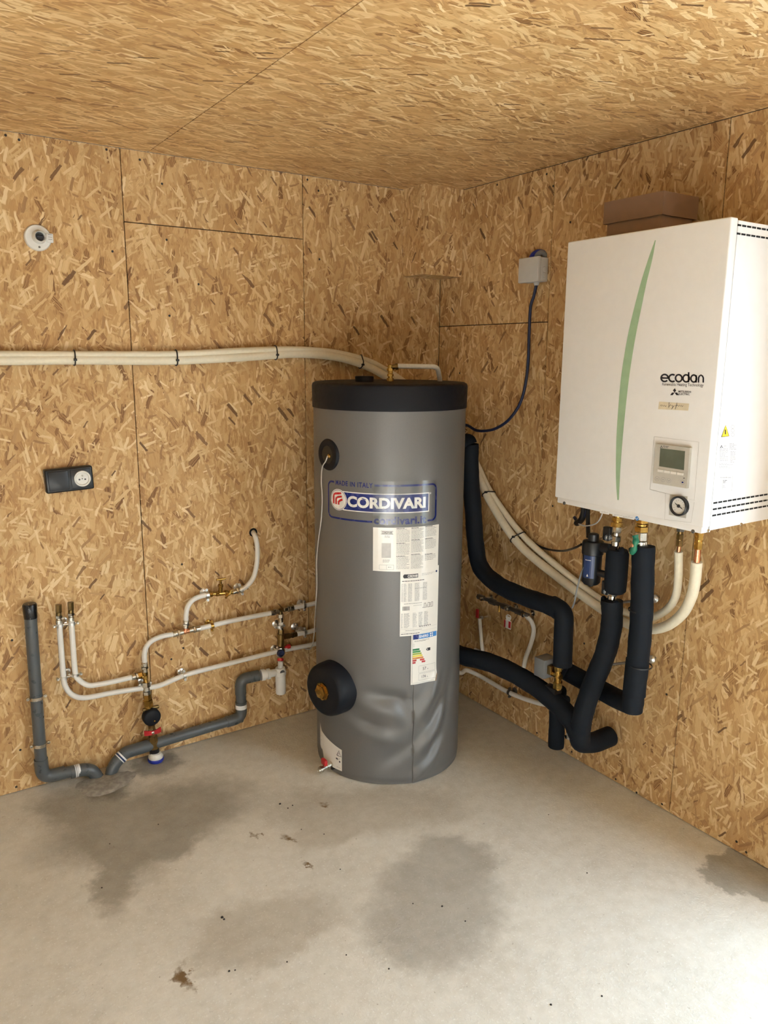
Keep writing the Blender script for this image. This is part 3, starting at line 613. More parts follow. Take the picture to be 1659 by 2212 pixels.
# tape with handwriting
F.d.poly('tape_cream', [F.f(1422, 884), F.f(1487, 887), F.f(1489, 872), F.f(1424, 867.5)], .0006)
hw = [[(1427, 877), (1429, 874), (1430, 878), (1432, 874.5), (1434, 878), (1436, 875), (1438, 878.5), (1440, 876)], [(1446, 869), (1445, 881)], [(1446, 878), (1449, 874), (1451, 877), (1453, 875), (1454, 880), (1451, 884), (1454, 879), (1457, 876)], [(1463, 870), (1461, 878), (1459, 884)], [(1459, 877), (1464, 875), (1466, 878), (1468, 875), (1470, 878), (1472, 875), (1474, 879), (1476, 876)]]
for st in hw: F.stroke('ink#hand', st, 1.0, .0010)
# frame of the controller, outlines pressed in the cover
def outline(k, pts, wd, o): F.stroke(k, pts + [pts[0]], wd, o)
outline('ink_pale#frame', [(1413, 943), (1510, 955), (1500, 1081), (1404, 1057)], .8, .0005)
F.stroke('ink_pale#frame', [(1404, 1057), (1438, 1066), (1436, 1122), (1493, 1129), (1500, 1085)], .8, .0005)
# stickers along the lower edge
F.d.poly('paper_side#low', [F.f(1296, 1108), F.f(1316, 1112), F.f(1317, 1104), F.f(1297, 1100)], .0007); F.lines('ink_pale#low', 1298, 1104, 1314, 1108, 2, .001)
F.d.poly('paper_side#low', [F.f(1323, 1114), F.f(1370, 1123), F.f(1371, 1116), F.f(1324, 1106)], .0007); F.lines('ink_pale#low', 1326, 1110, 1345, 1114, 2, .001); F.lines('ink_pale#low', 1346, 1114, 1368, 1119, 2, .001, 3)
q = bp(1376.5, 1120); D.disc('e_blue', q[0], q[1], .0065, .0065, .0009, 18); F.stroke('logo_white#low', [(1373.5, 1119), (1375.5, 1122), (1379.5, 1117.5)], 1.0, .0013)
res = D.done(cov, {'leaf': 'leaf_stripe', 'ink#word': 'lettering', 'tape_cream': 'tape_strip', 'ink#hand': 'handwriting', 'ink_pale#frame': 'panel_outline', 'paper_side#low': 'notice_sticker', 'ink_pale#low': 'notice_print', 'e_blue': 'round_blue_sticker', 'logo_white#low': 'tick_mark'})
res['leaf']['label'] = 'tapering pale green leaf stripe'
# controller: a real body standing proud of the cover
def slab(corn, o0, o1):
    m = MB(); A = [BF(*bp(*c), o0) for c in corn]; B = [BF(*bp(*c), o1) for c in corn]; i = 0; m.v = A + B; n = len(corn)
    m.f = [tuple(range(n, 2 * n))] + [(k, (k + 1) % n, n + (k + 1) % n, n + k) for k in range(n)]; return m
ctl = part(slab([(1415, 1042.5), (1488, 1054.5), (1495, 967), (1421.5, 958)], -.001, .010), 'controller', 'ctrl', unit, 'beige controller with grey screen', smooth=False)
part(slab([(1429, 1006.5), (1482.5, 1015), (1485, 974), (1431.5, 967.5)], .009, .0105), 'screen', 'lcd', ctl, smooth=False)
for i in range(4):
    x0 = 1426.5 + i * 14.1; y0 = 1013 + i * 2.2
    part(slab([(x0, y0 + 5.2), (x0 + 12.3, y0 + 7), (x0 + 12.7, y0 + 1.9), (x0 + .4, y0)], .009, .0125), 'key', 'white_plastic', ctl, smooth=False)
D = Decal(BF); F = PD(D, bp)
diamonds(F, 'ink', 1434, 965, 3.2, .0104); F.text('ink', 'MITSUBISHI', 1438, 962, 1450, 964, .0104, .02, 1.2); F.text('ink', 'ELECTRIC', 1438, 964.6, 1448, 966.6, .0104, .02, 1)
for i, (x, y) in enumerate(((1424.5, 1033.5), (1437.5, 1035.5), (1450, 1037.5), (1479.5, 1041))):
    F.arc('ink_grey', x, y, 4.6, 0, 360, .7, .0104); F.stroke('ink_grey' if i < 3 else 'logo_blue', [(x - 2, y - 1), (x, y + 1.5), (x + 2.4, y - 1.6)] if i == 2 else [(x - 2, y), (x + 2, y + .4)], 1.6 if i != 3 else 3, .0104)
F.rect('ink', 1481, 1031.5, 1484.5, 1033, .0104)
D.done(ctl, {'ink': 'maker_mark', 'ink_grey': 'button_symbols', 'logo_blue': 'menu_symbol'})
# pressure gauge
gp = part(slab([(1445.5, 1112), (1482, 1119.5), (1485.5, 1072.5), (1447.5, 1068)], -.001, .0012), 'gauge_plate', 'ctrl', unit, smooth=False)
gy, gz = bp(1470, 1092.5); gc = Vector((XF, gy, gz))
gg = part(MB().lathe(gc, (-1, 0, 0), [(0, .027), (.012, .027), (.014, .025), (.0125, .0225), (.006, .022), (.006, .0)][:-1], 36), 'pressure_gauge', 'black', unit, 'round pressure gauge with black rim')
part(MB().lathe(gc + Vector((-.006, 0, 0)), (-1, 0, 0), [(0, .0222), (.0006, .0222)], 36), 'dial', 'white_plastic', gg)
D = Decal(BF); F = PD(D, bp)
F.stroke('ink', [(1462.5, 1086.5), (1477.5, 1098.5)], 1.6, .0085); F.arc('ink', 1470, 1092.5, 2.2, 0, 360, 3.0, .0088)
for a in range(-40, 221, 26):
    ca, sa = math.cos(math.radians(a)), math.sin(math.radians(a)); F.stroke('ink_grey', [(1470 + 9.5 * ca, 1092.5 - 11 * sa), (1470 + 12 * ca, 1092.5 - 14 * sa)], .9, .0075)
D.done(gg, {'ink': 'pointer', 'ink_grey': 'scale_marks'})
# side panel: slots, labels, screws
SF = lambda u, v, o: Vector((u, BY1 + .003 - o, v))
def sp_(px, py): q = hit(px, py, 1, BY1 + .003); return q.x, q.z
D = Decal(SF); F = PD(D, sp_)
cas = [c for c in unit.children if c.name.startswith('casing')][0]
def slots(rows, x0, n, pit, ln):
    for (za) in rows:
        for i in range(n):
            xa = x0 + i * pit; m = MB().box((xa, BY1 + .0028 - .001, za - .0022), (xa + ln, BY1 + .006, za + .0022)); m.build('slot', 'slot', cas, smooth=False)
z1 = sp_(1594, 486)[1]; slots((z1, z1 - .020), sp_(1592, 486)[0], 13, .0215, .0165)
z2 = sp_(1540, 1087)[1]; slots((z2, z2 - .017, z2 - .034), sp_(1541, 1087)[0], 13, .0215, .0165)
F.d.poly('paper_side', [F.f(1556, 951), F.f(1587, 949), F.f(1590, 911), F.f(1558.5, 914)], .0006)
F.d.poly('warn', [F.f(1557.5, 944), F.f(1574, 942), F.f(1567, 918)], .0009); F.stroke('ink', [(1557.5, 944), (1574, 942), (1567, 918), (1557.5, 944)], 1.0, .0012); F.stroke('ink', [(1566, 928), (1566, 938)], 2.2, .0012)
for yy in (922, 930, 939): F.arc('ink_grey', 1582, yy, 3.6, 0, 360, .8, .0009)
F.lines('ink_pale', 1560, 946, 1572, 950, 2, .0009)
F.d.poly('paper_side', [F.f(1551, 1018), F.f(1588, 1012), F.f(1592, 954), F.f(1555, 957)], .0006)
F.d.poly('paper_side', [F.f(1546, 1079), F.f(1584, 1068), F.f(1588, 1016), F.f(1550, 1022)], .0006)
diamonds(F, 'ink', 1558, 965, 3.6, .0009); F.lines('ink_grey', 1563, 961, 1571, 966, 2, .0009); F.lines('ink_grey', 1575, 957, 1590, 972, 5, .0009); F.lines('ink_grey', 1554, 968, 1572, 996, 10, .0009, 5); F.lines('ink_grey', 1577, 974, 1588, 1000, 9, .0009, 6); F.lines('ink_grey', 1553, 1000, 1582, 1012, 5, .0009, 8)
F.stroke('ink_grey', [(1560, 1052), (1560, 1032), (1582, 1028), (1580, 1060), (1560, 1064), (1560, 1052)], .7, .0009); F.lines('ink', 1561, 1036, 1570, 1044, 3, .0009, 9); F.lines('ink_grey', 1561, 1048, 1568, 1054, 2, .0009, 3); F.lines('ink_grey', 1555, 1030, 1580, 1033, 1, .0009, 4)
D.done(cas, {'paper_side': 'data_label', 'warn': 'warning_triangle', 'ink': 'label_print', 'ink_grey': 'fine_print', 'ink_pale': 'small_print'})
for (px, py) in ((1530, 1147), (1601, 1133)):
    x_, z_ = sp_(px, py); part(MB().lathe((x_, BY1 + .003, z_), (0, -1, 0), [(0, .0055), (.002, .0045), (.0012, .0015)], 12), 'side_screw', 'nickel', cas)

# cardboard box on top of the unit
bo = thing('cardboard_box', (-.12, -1.19, BZ1), 'brown lidded cardboard box lying on top of the white unit', 'cardboard box')
def openbox(lo, hi, t, top):
    m = MB(); x0, y0, z0 = lo; x1, y1, z1 = hi
    m.box((x0, y0, z0), (x0 + t, y1, z1)).box((x1 - t, y0, z0), (x1, y1, z1)).box((x0 + t, y0, z0), (x1 - t, y0 + t, z1)).box((x0 + t, y1 - t, z0), (x1 - t, y1, z1))
    m.box((x0 + t, y0 + t, (z1 - t) if top else z0), (x1 - t, y1 - t, z1 if top else z0 + t)); return m
part(openbox((-.192, -1.287, BZ1), (-.045, -1.091, 1.965), .003, False), 'tray', 'card', bo, smooth=False)
part(openbox((-.200, -1.297, 1.942), (-.036, -1.081, 2.006), .004, True), 'lid', 'card', bo, smooth=False)
part(MB().box((-.196, -1.25, 2.006), (-.10, -1.20, 2.0068)), 'flap', 'card_in', bo, smooth=False)

# ------------------------------------------------------------------ generic pipe fittings
def seqfit(a, b, specs):
    """specs: (t0,t1,r,kind) along a->b in fractions; kind h = hexagon, c = round"""
    m = MB(); a, b = Vector(a), Vector(b)
    for t0, t1, r, kd in specs:
        p, q_ = a.lerp(b, t0), a.lerp(b, t1)
        m.hexn(p, q_, r) if kd == 'h' else m.cyl(p, q_, r, 18, bev=min(.0012, (q_ - p).length * .2))
    return m
def clamp(c, ax, wn, wall_d, r, parent, name='pipe_clamp', mat='chrome'):
    """split ring around the pipe with two ears, a stud and a wall disc"""
    ax = nrm(Vector(ax)); wn = Vector(wn); side = nrm(ax.cross(wn)); c = Vector(c)
    m = MB().lathe(c - ax * .006, ax, [(0, r + .0005), (0, r + .003), (.012, r + .003), (.012, r + .0005)], 22, cap=False)
    for sg in (-1, 1):
        e = c + side * sg * (r + .008); m.lathe(e - wn * .004, wn, [(0, .0055), (.008, .0055)], 10)
        m.lathe(e + wn * .004, wn, [(0, .0038), (.004, .0032)], 10)
    bse = c - wn * wall_d
    if wall_d > r + .006:
        m.cyl(bse, c - wn * (r + .002), .0038, 10); m.lathe(bse, wn, [(0, .015), (.002, .015), (.005, .010), (.006, .005)], 18)
    return part(m, name, mat, parent)

NL = (0, -1, 0); NR = (-1, 0, 0)
# ------------------------------------------------------------------ long insulated refrigerant pipes
dA = .035
big = crv([L(-260, 777, dA), L(0, 778, dA), L(160, 777, dA), L(380, 778, dA), L(540, 770, dA), L(640, 764, dA), L(720, 770, dA + .01), L(780, 786, dA + .02), L(822, 806, dA + .03), Vector((-.26, -.10, 1.405)), Vector((-.115, -.13, 1.30)), Vector((-.07, -.26, 1.16)), R(1034, 1030, .055), R(1060, 1085, .055), R(1118, 1172, .055), R(1200, 1243, .055), R(1300, 1316, .055), R(1350, 1345, .06), R(1400, 1359, .07), R(1440, 1352, .09), R(1474, 1326, .11), R(1494, 1288, .13), R(1502, 1250, .14), R(1505, 1214, .145)], 10)
sml = crv([L(-260, 764, dA), L(0, 766, dA), L(160, 766, dA), L(380, 765, dA), L(540, 757, dA), L(640, 755, dA), L(720, 761, dA), L(790, 778, dA + .005), L(835, 800, dA + .01), Vector((-.23, -.06, 1.43)), Vector((-.085, -.085, 1.33)), Vector((-.035, -.24, 1.19)), R(1034, 1010, .03), R(1062, 1066, .03), R(1128, 1155, .03), R(1210, 1228, .03), R(1300, 1297, .03), R(1350, 1322, .035), R(1400, 1334, .05), R(1436, 1320, .08), R(1458, 1292, .11), R(1465, 1250, .13), R(1466, 1192, .14)], 10)
tb = thing('insulated_pipe', L(160, 777, 0), 'thicker white insulated pipe, lower of the pair crossing the left wall', 'pipe', 'insulated refrigerant pipes')
part(MB().tube(big, .0165, 18), 'insulation', 'insul', tb)
ts_ = thing('insulated_pipe', L(160, 766, 0), 'thinner white insulated pipe, upper of the pair crossing the left wall', 'pipe', 'insulated refrigerant pipes')
part(MB().tube(sml, .0125, 18), 'insulation', 'insul', ts_)
e = R(1505, 1214, .145); e2 = R(1504, 1165, .145)
part(MB().cyl(e - Vector((0, 0, .01)), e + Vector((0, 0, .045)), .0095), 'copper_end', 'copper', tb, 'bare copper end')
part(MB().hexn(e + Vector((0, 0, .04)), e + Vector((0, 0, .064)), .0130).hexn(e + Vector((0, 0, .069)), e + Vector((0, 0, .09)), .0138).cyl(e + Vector((0, 0, .06)), e + Vector((0, 0, .14)), .011), 'flare_nut', 'brass', tb)
e = R(1466, 1192, .14)
part(MB().cyl(e - Vector((0, 0, .01)), e + Vector((0, 0, .03)), .0055), 'copper_end', 'copper', ts_)
part(MB().hexn(e + Vector((0, 0, .018)), e + Vector((0, 0, .036)), .0105).hexn(e + Vector((0, 0, .040)), e + Vector((0, 0, .056)), .0110).cyl(e + Vector((0, 0, .03)), e + Vector((0, 0, .14)), .008), 'flare_nut', 'oldbrass', ts_)
part(MB().hexn(e + Vector((0, 0, .064)), e + Vector((0, 0, .084)), .012), 'adapter', 'steel_dark', ts_)
def tie(c, ax, h, wd, label):
    ax = nrm(Vector(ax)); x, y, z = frame(ax); m = MB(); n = 26; pts = []
    for k in range(n + 1):
        a = 2 * math.pi * k / n; pts.append(Vector(c) + y * (h * math.cos(a)) + x * (wd * math.sin(a)))
    t = thing('cable_tie', c, label, 'cable tie', 'cable ties on the insulated pipes')
    part(MB().tube(pts, .0024, 6), 'strap', 'tie', t)
    hd = Vector(c) + y * (h * .3) - x * 0; hd = min(pts, key=lambda p: (p - (CAM)).length)
    part(MB().box(hd - Vector((.004, .004, .004)), hd + Vector((.004, .004, .004)), .001), 'tie_head', 'tie', t)
def near(poly, px, py):
    best = min(range(1, len(poly) - 1), key=lambda i: (((poly[i] - CAM).normalized()) - ray(px, py).normalized()).length); return best
for px, py, lb in ((163, 772, 'black cable tie round white pipes above the switch, leftmost'), (380, 772, 'black cable tie with knotted head round white pipes below the board joint'), (593, 762, 'black cable tie round white pipes where they start to rise'), (783, 783, 'black cable tie round white pipes just before the tank lid'), (1050, 1066, 'dark cable tie high on the white pipes right of the tank'), (1121, 1160, 'dark cable tie mid-way on the sloping white pipes right of tank')):
    i = near(big, px, py); c = big[i]; j = min(range(len(sml)), key=lambda q_: (sml[q_] - c).length); mid = (c + sml[j]) / 2
    ax = big[i + 1] - big[i - 1]; x, y, z = frame(ax); dv_ = sml[j] - c; dv_ -= z * dv_.dot(z)
    # strap: hull of the two circles
    t = thing('cable_tie', mid, lb, 'cable tie', 'cable ties on the insulated pipes'); dn = nrm(dv_); pn = z.cross(dn); pts = []
    for k in range(13):
        a = math.pi * k / 12; pts.append(c - dn * (.019 * math.sin(a)) + pn * (.019 * math.cos(a)))
    for k in range(13):
        a = math.pi * k / 12; pts.append(sml[j] + dn * (.015 * math.sin(a)) - pn * (.015 * math.cos(a)))
    pts.append(pts[0]); part(MB().tube(pts, .0024, 6), 'strap', 'tie', t)
    hd = min(pts, key=lambda p: (p - CAM).length); part(MB().box(hd - Vector((.005, .005, .004)), hd + Vector((.005, .005, .004)), .001), 'tie_head', 'tie', t)

# ------------------------------------------------------------------ things on the left wall
c = L(81, 514, 0); t = thing('lamp_holder', c, 'round white lamp holder without a bulb on the left wall', 'lamp holder')
pb = part(MB().lathe(c, NL, [(0, .041), (.006, .041), (.010, .038), (.010, .0)][:-1], 40), 'base_plate', 'white_plastic', t)
part(MB().lathe(c + Vector((.003, -.010, .002)), NL, [(0, .022), (.006, .021), (.024, .0175), (.026, .016), (.024, .0150), (.010, .0140)], 30), 'socket', 'white_plastic', t)
part(MB().lathe(c + Vector((.003, -.016, .002)), NL, [(0, .014), (.004, .0138)], 24), 'contact_plate', 'grey_dark', pb)
part(MB().box(c + Vector((-.006, -.026, .000)), c + Vector((.012, -.020, .006)), .001), 'contact', 'ink', pb)
part(MB().box(c + Vector((.024, -.014, -.013)), c + Vector((.046, -.002, .016)), .003), 'terminal_tab', 'white_plastic', t)
for dz in (-.004, .003, .010): part(MB().box(c + Vector((.030, -.0148, dz)), c + Vector((.042, -.0138, dz + .002))), 'terminal_slot', 'ink_grey', t)
part(MB().lathe(c + Vector((.002, -.010, -.029)), NL, [(0, .0035), (.0012, .003)], 10), 'fixing_screw', 'steel_dark', t)

c = (L(94, 1036, 0) + L(197, 1031, 0)) / 2; t = thing('power_socket', c, 'black double wall unit with blank switch and white round power outlet', 'power socket')
ux = L(197, 1031, 0).x - L(94, 1036, 0).x; tilt = Matrix.Translation(c) @ Matrix.Rotation(math.radians(-2.0), 4, 'Y')
fr_ = part(MB().box((-ux / 2, -.034, -.041), (ux / 2, 0, .041), .006, 3, tilt), 'frame', 'black', t)
part(MB().box((-ux / 2 + .009, -.0385, -.033), (-.004, -.030, .033), .002, 2, tilt), 'switch_rocker', 'black', t, 'black rocker switch')
part(MB().box((.004, -.0365, -.033), (ux / 2 - .009, -.030, .033), .002, 2, tilt), 'outlet_plate', 'black', t)
oc = tilt @ Vector((ux / 4 + .001, -.0393, 0))
ot = part(MB().lathe(oc + Vector((0, .004, 0)), NL, [(0, .0275), (.0065, .0275), (.0075, .026), (.0068, .0225), (.0020, .0205)], 40), 'outlet', 'white_plastic', t, 'white round outlet')
part(MB().lathe(oc + Vector((0, .003, 0)), NL, [(0, .0212), (.0012, .0212)], 36), 'outlet_face', 'white_plastic', ot)
for dx in (-.0095, .0095): part(MB().lathe(oc + Vector((dx, .0022, -.003)), NL, [(0, .0030), (.0012, .0030)], 12), 'pin_hole', 'ink', ot)
part(MB().lathe(oc + Vector((0, .002, .010)), NL, [(0, .0026), (.010, .0026), (.012, .0018)], 12), 'earth_pin', 'nickel', ot)
part(MB().lathe(oc + Vector((0, .002, -.0005)), NL, [(0, .0024), (.001, .002)], 10), 'outlet_screw', 'steel_dark', ot)

# grey drain standing at the left
PR = .0205; dd = .035
t = thing('drain_pipe', G(100, 1700), 'grey plastic drain pipe standing upright with black taped top', 'drain pipe')
v0, v1 = L(64, 1308, dd), L(92, 1680, dd); v1 = Vector((v1.x, -dd, .047)); v0 = Vector((v0.x, -dd, v0.z))
h1 = Vector((L(190, 1676, dd).x, -dd - .01, .040)); dn_ = G(209, 1693); dn_ = Vector((dn_.x, dn_.y + .01, -.03))
part(MB().tube([v0, v1 + Vector((0, 0, .06))], PR, 24), 'upright_pipe', 'pvc', t)
el = part(MB().tube(bent([v1 + Vector((0, 0, .075)), v1, v1 + Vector((.075, -.001, -.001))], .05, 10), PR + .0028, 24), 'elbow', 'pvc', t)
part(MB().tube([v1 + Vector((.06, -.001, 0)), v1.lerp(h1, .8)], PR, 24), 'floor_run', 'pvc', t)
part(MB().tube(bent([v1.lerp(h1, .62), h1 + Vector((.012, 0, -.001)), Vector((h1.x + .04, h1.y - .004, -.03))], .045, 10), PR + .0026, 24), 'floor_elbow', 'pvc', t)
part(MB().lathe(v0 - Vector((0, 0, .045)), (0, 0, 1), [(0, PR + .0012), (.02, PR + .0022), (.047, PR + .003), (.052, PR), (.053, .004)], 20), 'tape_cap', 'tape', t, 'crumpled black tape over the end')
sx_ = v1.lerp(h1, .70); m = MB().lathe(sx_, (1, 0, 0), [(0, PR + .0032), (.018, PR + .0032)], 24, cap=False); part(m, 'sticker', 'paper_side', t)
m = MB().lathe(sx_ + Vector((.003, 0, 0)), (1, 0, 0), [(0, PR + .0035), (.003, PR + .0035)], 24, cap=False).lathe(sx_ + Vector((.009, 0, 0)), (1, 0, 0), [(0, PR + .0035), (.0015, PR + .0035)], 24, cap=False); part(m, 'sticker_print', 'ink_grey', t)
for py in (1507, 1610):
    z_ = L(78, py, dd).z; k_ = (z_ - v1.z) / (v0.z - v1.z); clamp(v1.lerp(v0, k_), (0, 0, 1), NL, dd, PR, t, mat='nickel')

# grey drain from the trap down and along the floor
t = thing('drain_pipe', G(300, 1660), 'grey plastic drain pipe bending from white trap along foot of the wall', 'drain pipe')
f0 = Vector((L(237, 1690, .05).x, -.055, -.03)); f1 = Vector((L(243, 1665, .05).x + .002, -.052, .030)); f2 = Vector((L(272, 1632, .045).x, -.045, .064)); f3 = L(522, 1556, .04); f3 = Vector((f3.x, -.040, .078)); f4 = L(525, 1466, .04); f5 = L(570, 1461, .055)
f4 = Vector((f3.x, -.040, f4.z)); f5 = Vector((f5.x, -.05, f4.z + .002))
part(MB().tube(bent([f0, f1, f2], .03, 6), PR + .002, 24), 'floor_elbow', 'pvc', t)
part(MB().tube(bent([f1.lerp(f2, .6), f2, f2.lerp(f3, .18)], .03, 8), PR + .0026, 24), 'bend', 'pvc', t)
part(MB().tube([f2.lerp(f3, .05), f3], PR, 24), 'floor_run', 'pvc', t)
part(MB().tube(bent([f3.lerp(f2, .14), f3, f3.lerp(f4, .42)], .04, 10), PR + .0026, 24), 'elbow', 'pvc', t)
part(MB().tube([f3.lerp(f4, .3), f3.lerp(f4, .8)], PR, 24), 'riser', 'pvc', t)
part(MB().tube(bent([f3.lerp(f4, .62), f4, f4.lerp(f5, .8)], .045, 10), PR + .0022, 24), 'top_elbow', 'pvc', t)
sk = f3.lerp(f4, .25); part(MB().lathe(sk, (0, 0, 1), [(0, PR + .0032), (.018, PR + .0032)], 24, cap=False), 'sticker', 'paper_side', t)
sk = f1.lerp(f2, .5); part(MB().lathe(sk, f2 - f1, [(0, PR + .0032), (.016, PR + .0032)], 24, cap=False), 'sticker', 'paper_side', t)
part(MB().lathe(sk + nrm(f2 - f1) * .004, f2 - f1, [(0, PR + .0036), (.006, PR + .0036)], 24, cap=False), 'sticker_print', 'sticker_blue', t)
# mortar bed where both drains enter the floor
mm = MB(); rm = random.Random(3); c = G(228, 1692); NR_ = 30
mm.v.append(Vector((c.x, c.y, .007)))
for ri, (rad, hh) in enumerate(((.03, .007), (.055, .006), (.078, .004), (.092, -.001))):
    for k in range(NR_):
        a = 2 * math.pi * k / NR_; q_ = rad * (1 + .12 * math.sin(3 * a + 1) + rm.uniform(-.05, .05)); mm.v.append(Vector((c.x + q_ * 1.15 * math.cos(a), min(-.002, c.y + q_ * .8 * math.sin(a)), hh + rm.uniform(-.002, .002) * (ri < 3))))
for k in range(NR_): mm.f.append((0, 1 + k, 1 + (k + 1) % NR_))
for ri in range(3):
    for k in range(NR_): b_ = 1 + ri * NR_; mm.f.append((b_ + k, b_ + NR_ + k, b_ + NR_ + (k + 1) % NR_, b_ + (k + 1) % NR_))
tag(mm.build('mortar_patch', 'mortar', ang=70), 'rough grey mortar patch round the drains at floor level', 'mortar')

# white trap
t = thing('trap', L(605, 1500, .05), 'white plastic trap hanging under the safety valve', 'trap')
sc_ = L(606, 1470, .065)
zt_, zb_ = L(606, 1444, .065).z, L(606, 1499, .065).z
part(MB().lathe((sc_.x, -.065, zb_), (0, 0, 1), [(0, .014), (.003, .0195), (.010, .0210), (zt_ - zb_ - .028, .0215), (zt_ - zb_ - .026, .024), (zt_ - zb_ - .012, .024), (zt_ - zb_ - .010, .021), (zt_ - zb_ + .004, .020)], 30), 'trap_body', 'white_plastic', t)
part(MB().lathe((sc_.x, -.065, zt_ - .01), (0, -1, 0), [(0, .010), (.0212, .010), (.0214, .004)], 16), 'window', 'clear_dark', t)
oz = f5.z; px0 = f5.x - .012
part(MB().lathe((px0, -.052, oz), (sc_.x - px0, -.010, 0), [(0, .0225), (.004, .024), (.016, .024), (.017, .019), (.026, .019), (.027, .0225), (.038, .0225), (.039, .016), (sc_.x - px0 - .01, .016)], 24), 'side_outlet', 'white_plastic', t)

# ------------------------------------------------------------------ white water pipes on the left wall
PX = .0098; dw = .040
def wp(label, pts, name='water_pipe', rad=None):
    t = thing(name, pts[0] if isinstance(pts[0], Vector) else pts[0], label, 'pipe', 'white water pipes on the left wall'); part(MB().tube(crv(pts, 9), PX, 14), 'tube', 'pex', t); return t
def crimp(t, a, b, r=.0125, mat='nickel'):
    return part(seqfit(a, b, [(0, .42, r, 'c'), (.46, .62, r * 1.1, 'h'), (.62, 1, r * .85, 'c')]), 'crimp_fitting', mat, t)
# capped risers
a = [L(128, 1345, dw), L(132, 1400, dw), L(137, 1460, dw), L(142, 1484, dw), L(158, 1502, dw), L(185, 1507, dw), L(240, 1497, dw), L(290, 1489, dw), L(340, 1482, dw), L(375, 1468, dw), L(410, 1455, dw), L(500, 1432, dw), L(600, 1407, dw), L(680, 1391, dw), Vector((-.50, -dw, .335)), Vector((-.30, -dw, .33)), Vector((-.22, -.08, .33))]
t = wp('long white water pipe from left capped riser sweeping under the others to the tank', a); tA = t
b_ = [L(154, 1340, dw), L(158, 1400, dw), L(162.5, 1452, dw), L(170, 1468, dw), L(190, 1480, dw), L(215, 1478, dw), L(250, 1471, dw), L(284, 1463, dw)]
tB = wp('short white water pipe from right capped riser to the inlet tee', b_)
for tt, (px, py), (qx, qy) in ((tA, (127, 1347), (126.5, 1306)), (tB, (153.5, 1341), (152.5, 1301))):
    p_, q_ = L(px, py, dw), L(qx, qy, dw); part(seqfit(p_, q_, [(0, .22, .0112, 'c'), (.22, .30, .0095, 'c'), (.30, .42, .0122, 'h')]), 'end_fitting', 'nickel', tt); part(seqfit(p_, q_, [(.42, .60, .0095, 'c'), (.60, 1.0, .0108, 'h')]), 'end_cap', 'oldbrass', tt, 'brass end cap')
def dclamp(pa, pb, t):
    m = MB(); c0_, c1_ = L(*pa, dw), L(*pb, dw); dv_ = nrm(c1_ - c0_)
    for c_ in (c0_, c1_): m.lathe(c_ - Vector((0, 0, .005)), (0, 0, 1), [(0, PX + .0005), (0, PX + .003), (.010, PX + .003), (.010, PX + .0005)], 18, cap=False)
    m.cyl(c0_ + dv_ * PX, c1_ - dv_ * PX, .004, 8)
    for c_, sg in ((c0_, -1), (c1_, 1)): m.lathe(c_ + dv_ * sg * (PX + .010) + Vector((0, .004, 0)), NL, [(0, .005), (.010, .005), (.013, .003)], 10).cyl(c_ + dv_ * sg * PX, c_ + dv_ * sg * (PX + .012), .003, 8)
    mc = (c0_ + c1_) / 2; m.lathe((mc.x, 0, mc.z + .004), NL, [(0, .013), (.003, .012), (.005, .006), (dw - .002, .005)], 14)
    part(m, 'double_clamp', 'chrome', t)
dclamp((129.5, 1351), (155, 1347), tA); dclamp((137.5, 1464), (162.5, 1458), tA)
for (px, py) in ((400, 1457), (596, 1408)):
    i = near(crv(a, 9), px, py); C_ = crv(a, 9); clamp(C_[i], C_[i + 1] - C_[i - 1], NL, dw, PX, tA)
part(crimp(tB, L(284, 1463, dw), L(304, 1459, dw)) and MB().hexn(L(298, 1460, dw), L(306, 1458, dw), .013), 'nut', 'brass', tB)
# main line from the inlet to the tank
m0 = [L(312.5, 1432, dw), L(312, 1412, dw), L(317, 1396, dw), L(330, 1383, dw), L(352, 1374, dw), L(375, 1370, dw)]
tC = wp('curved white water pipe rising from the inlet tee', m0)
crimp(tC, L(312.5, 1430, dw), L(313, 1452, dw)); crimp(tC, L(373, 1370.5, dw), L(396, 1365, dw))
m1 = [L(430, 1358, dw), L(500, 1341, dw), L(586, 1324, dw)]
tD = wp('straight white water pipe between the tap tee and the safety valve', m1)
crimp(tD, L(432, 1357.5, dw), L(408, 1362, dw)); crimp(tD, L(584, 1324.5, dw), L(602, 1320, dw))
i_ = .28; clamp(m1[0].lerp(m1[2], .17), m1[2] - m1[0], NL, dw, PX, tD, mat='brass')
part(seqfit(L(394, 1365.5, dw), L(412, 1361.5, dw), [(0, 1, .009, 'c')]).cyl(L(401, 1363, dw), L(401, 1350, dw), .009), 'tee', 'copper', tD)
m2 = [L(632, 1313, dw), L(680, 1303, dw), Vector((-.50, -dw, .525)), Vector((-.33, -.06, .52))]
tE = wp('white water pipe right of the safety valve tee, upper of two running behind tank', m2); crimp(tE, L(634, 1312.5, dw), L(612, 1317, dw))
clamp(L(657, 1308, dw), L(680, 1303, dw) - L(632, 1313, dw), NL, dw, PX, tE)
m3 = [L(641, 1370, dw), L(680, 1361, dw), Vector((-.50, -dw, .42)), Vector((-.33, -.06, .41))]
tF = wp('white water pipe right of the safety valve, lower of two running behind tank', m3); crimp(tF, L(641, 1370, dw), L(624, 1374, dw), .011, 'oldbrass')
clamp(L(658, 1366, dw), L(680, 1361, dw) - L(641, 1370, dw), NL, dw, PX, tF); clamp(L(640, 1356, .02), (1, 0, 0), NL, .02, .006, tF)
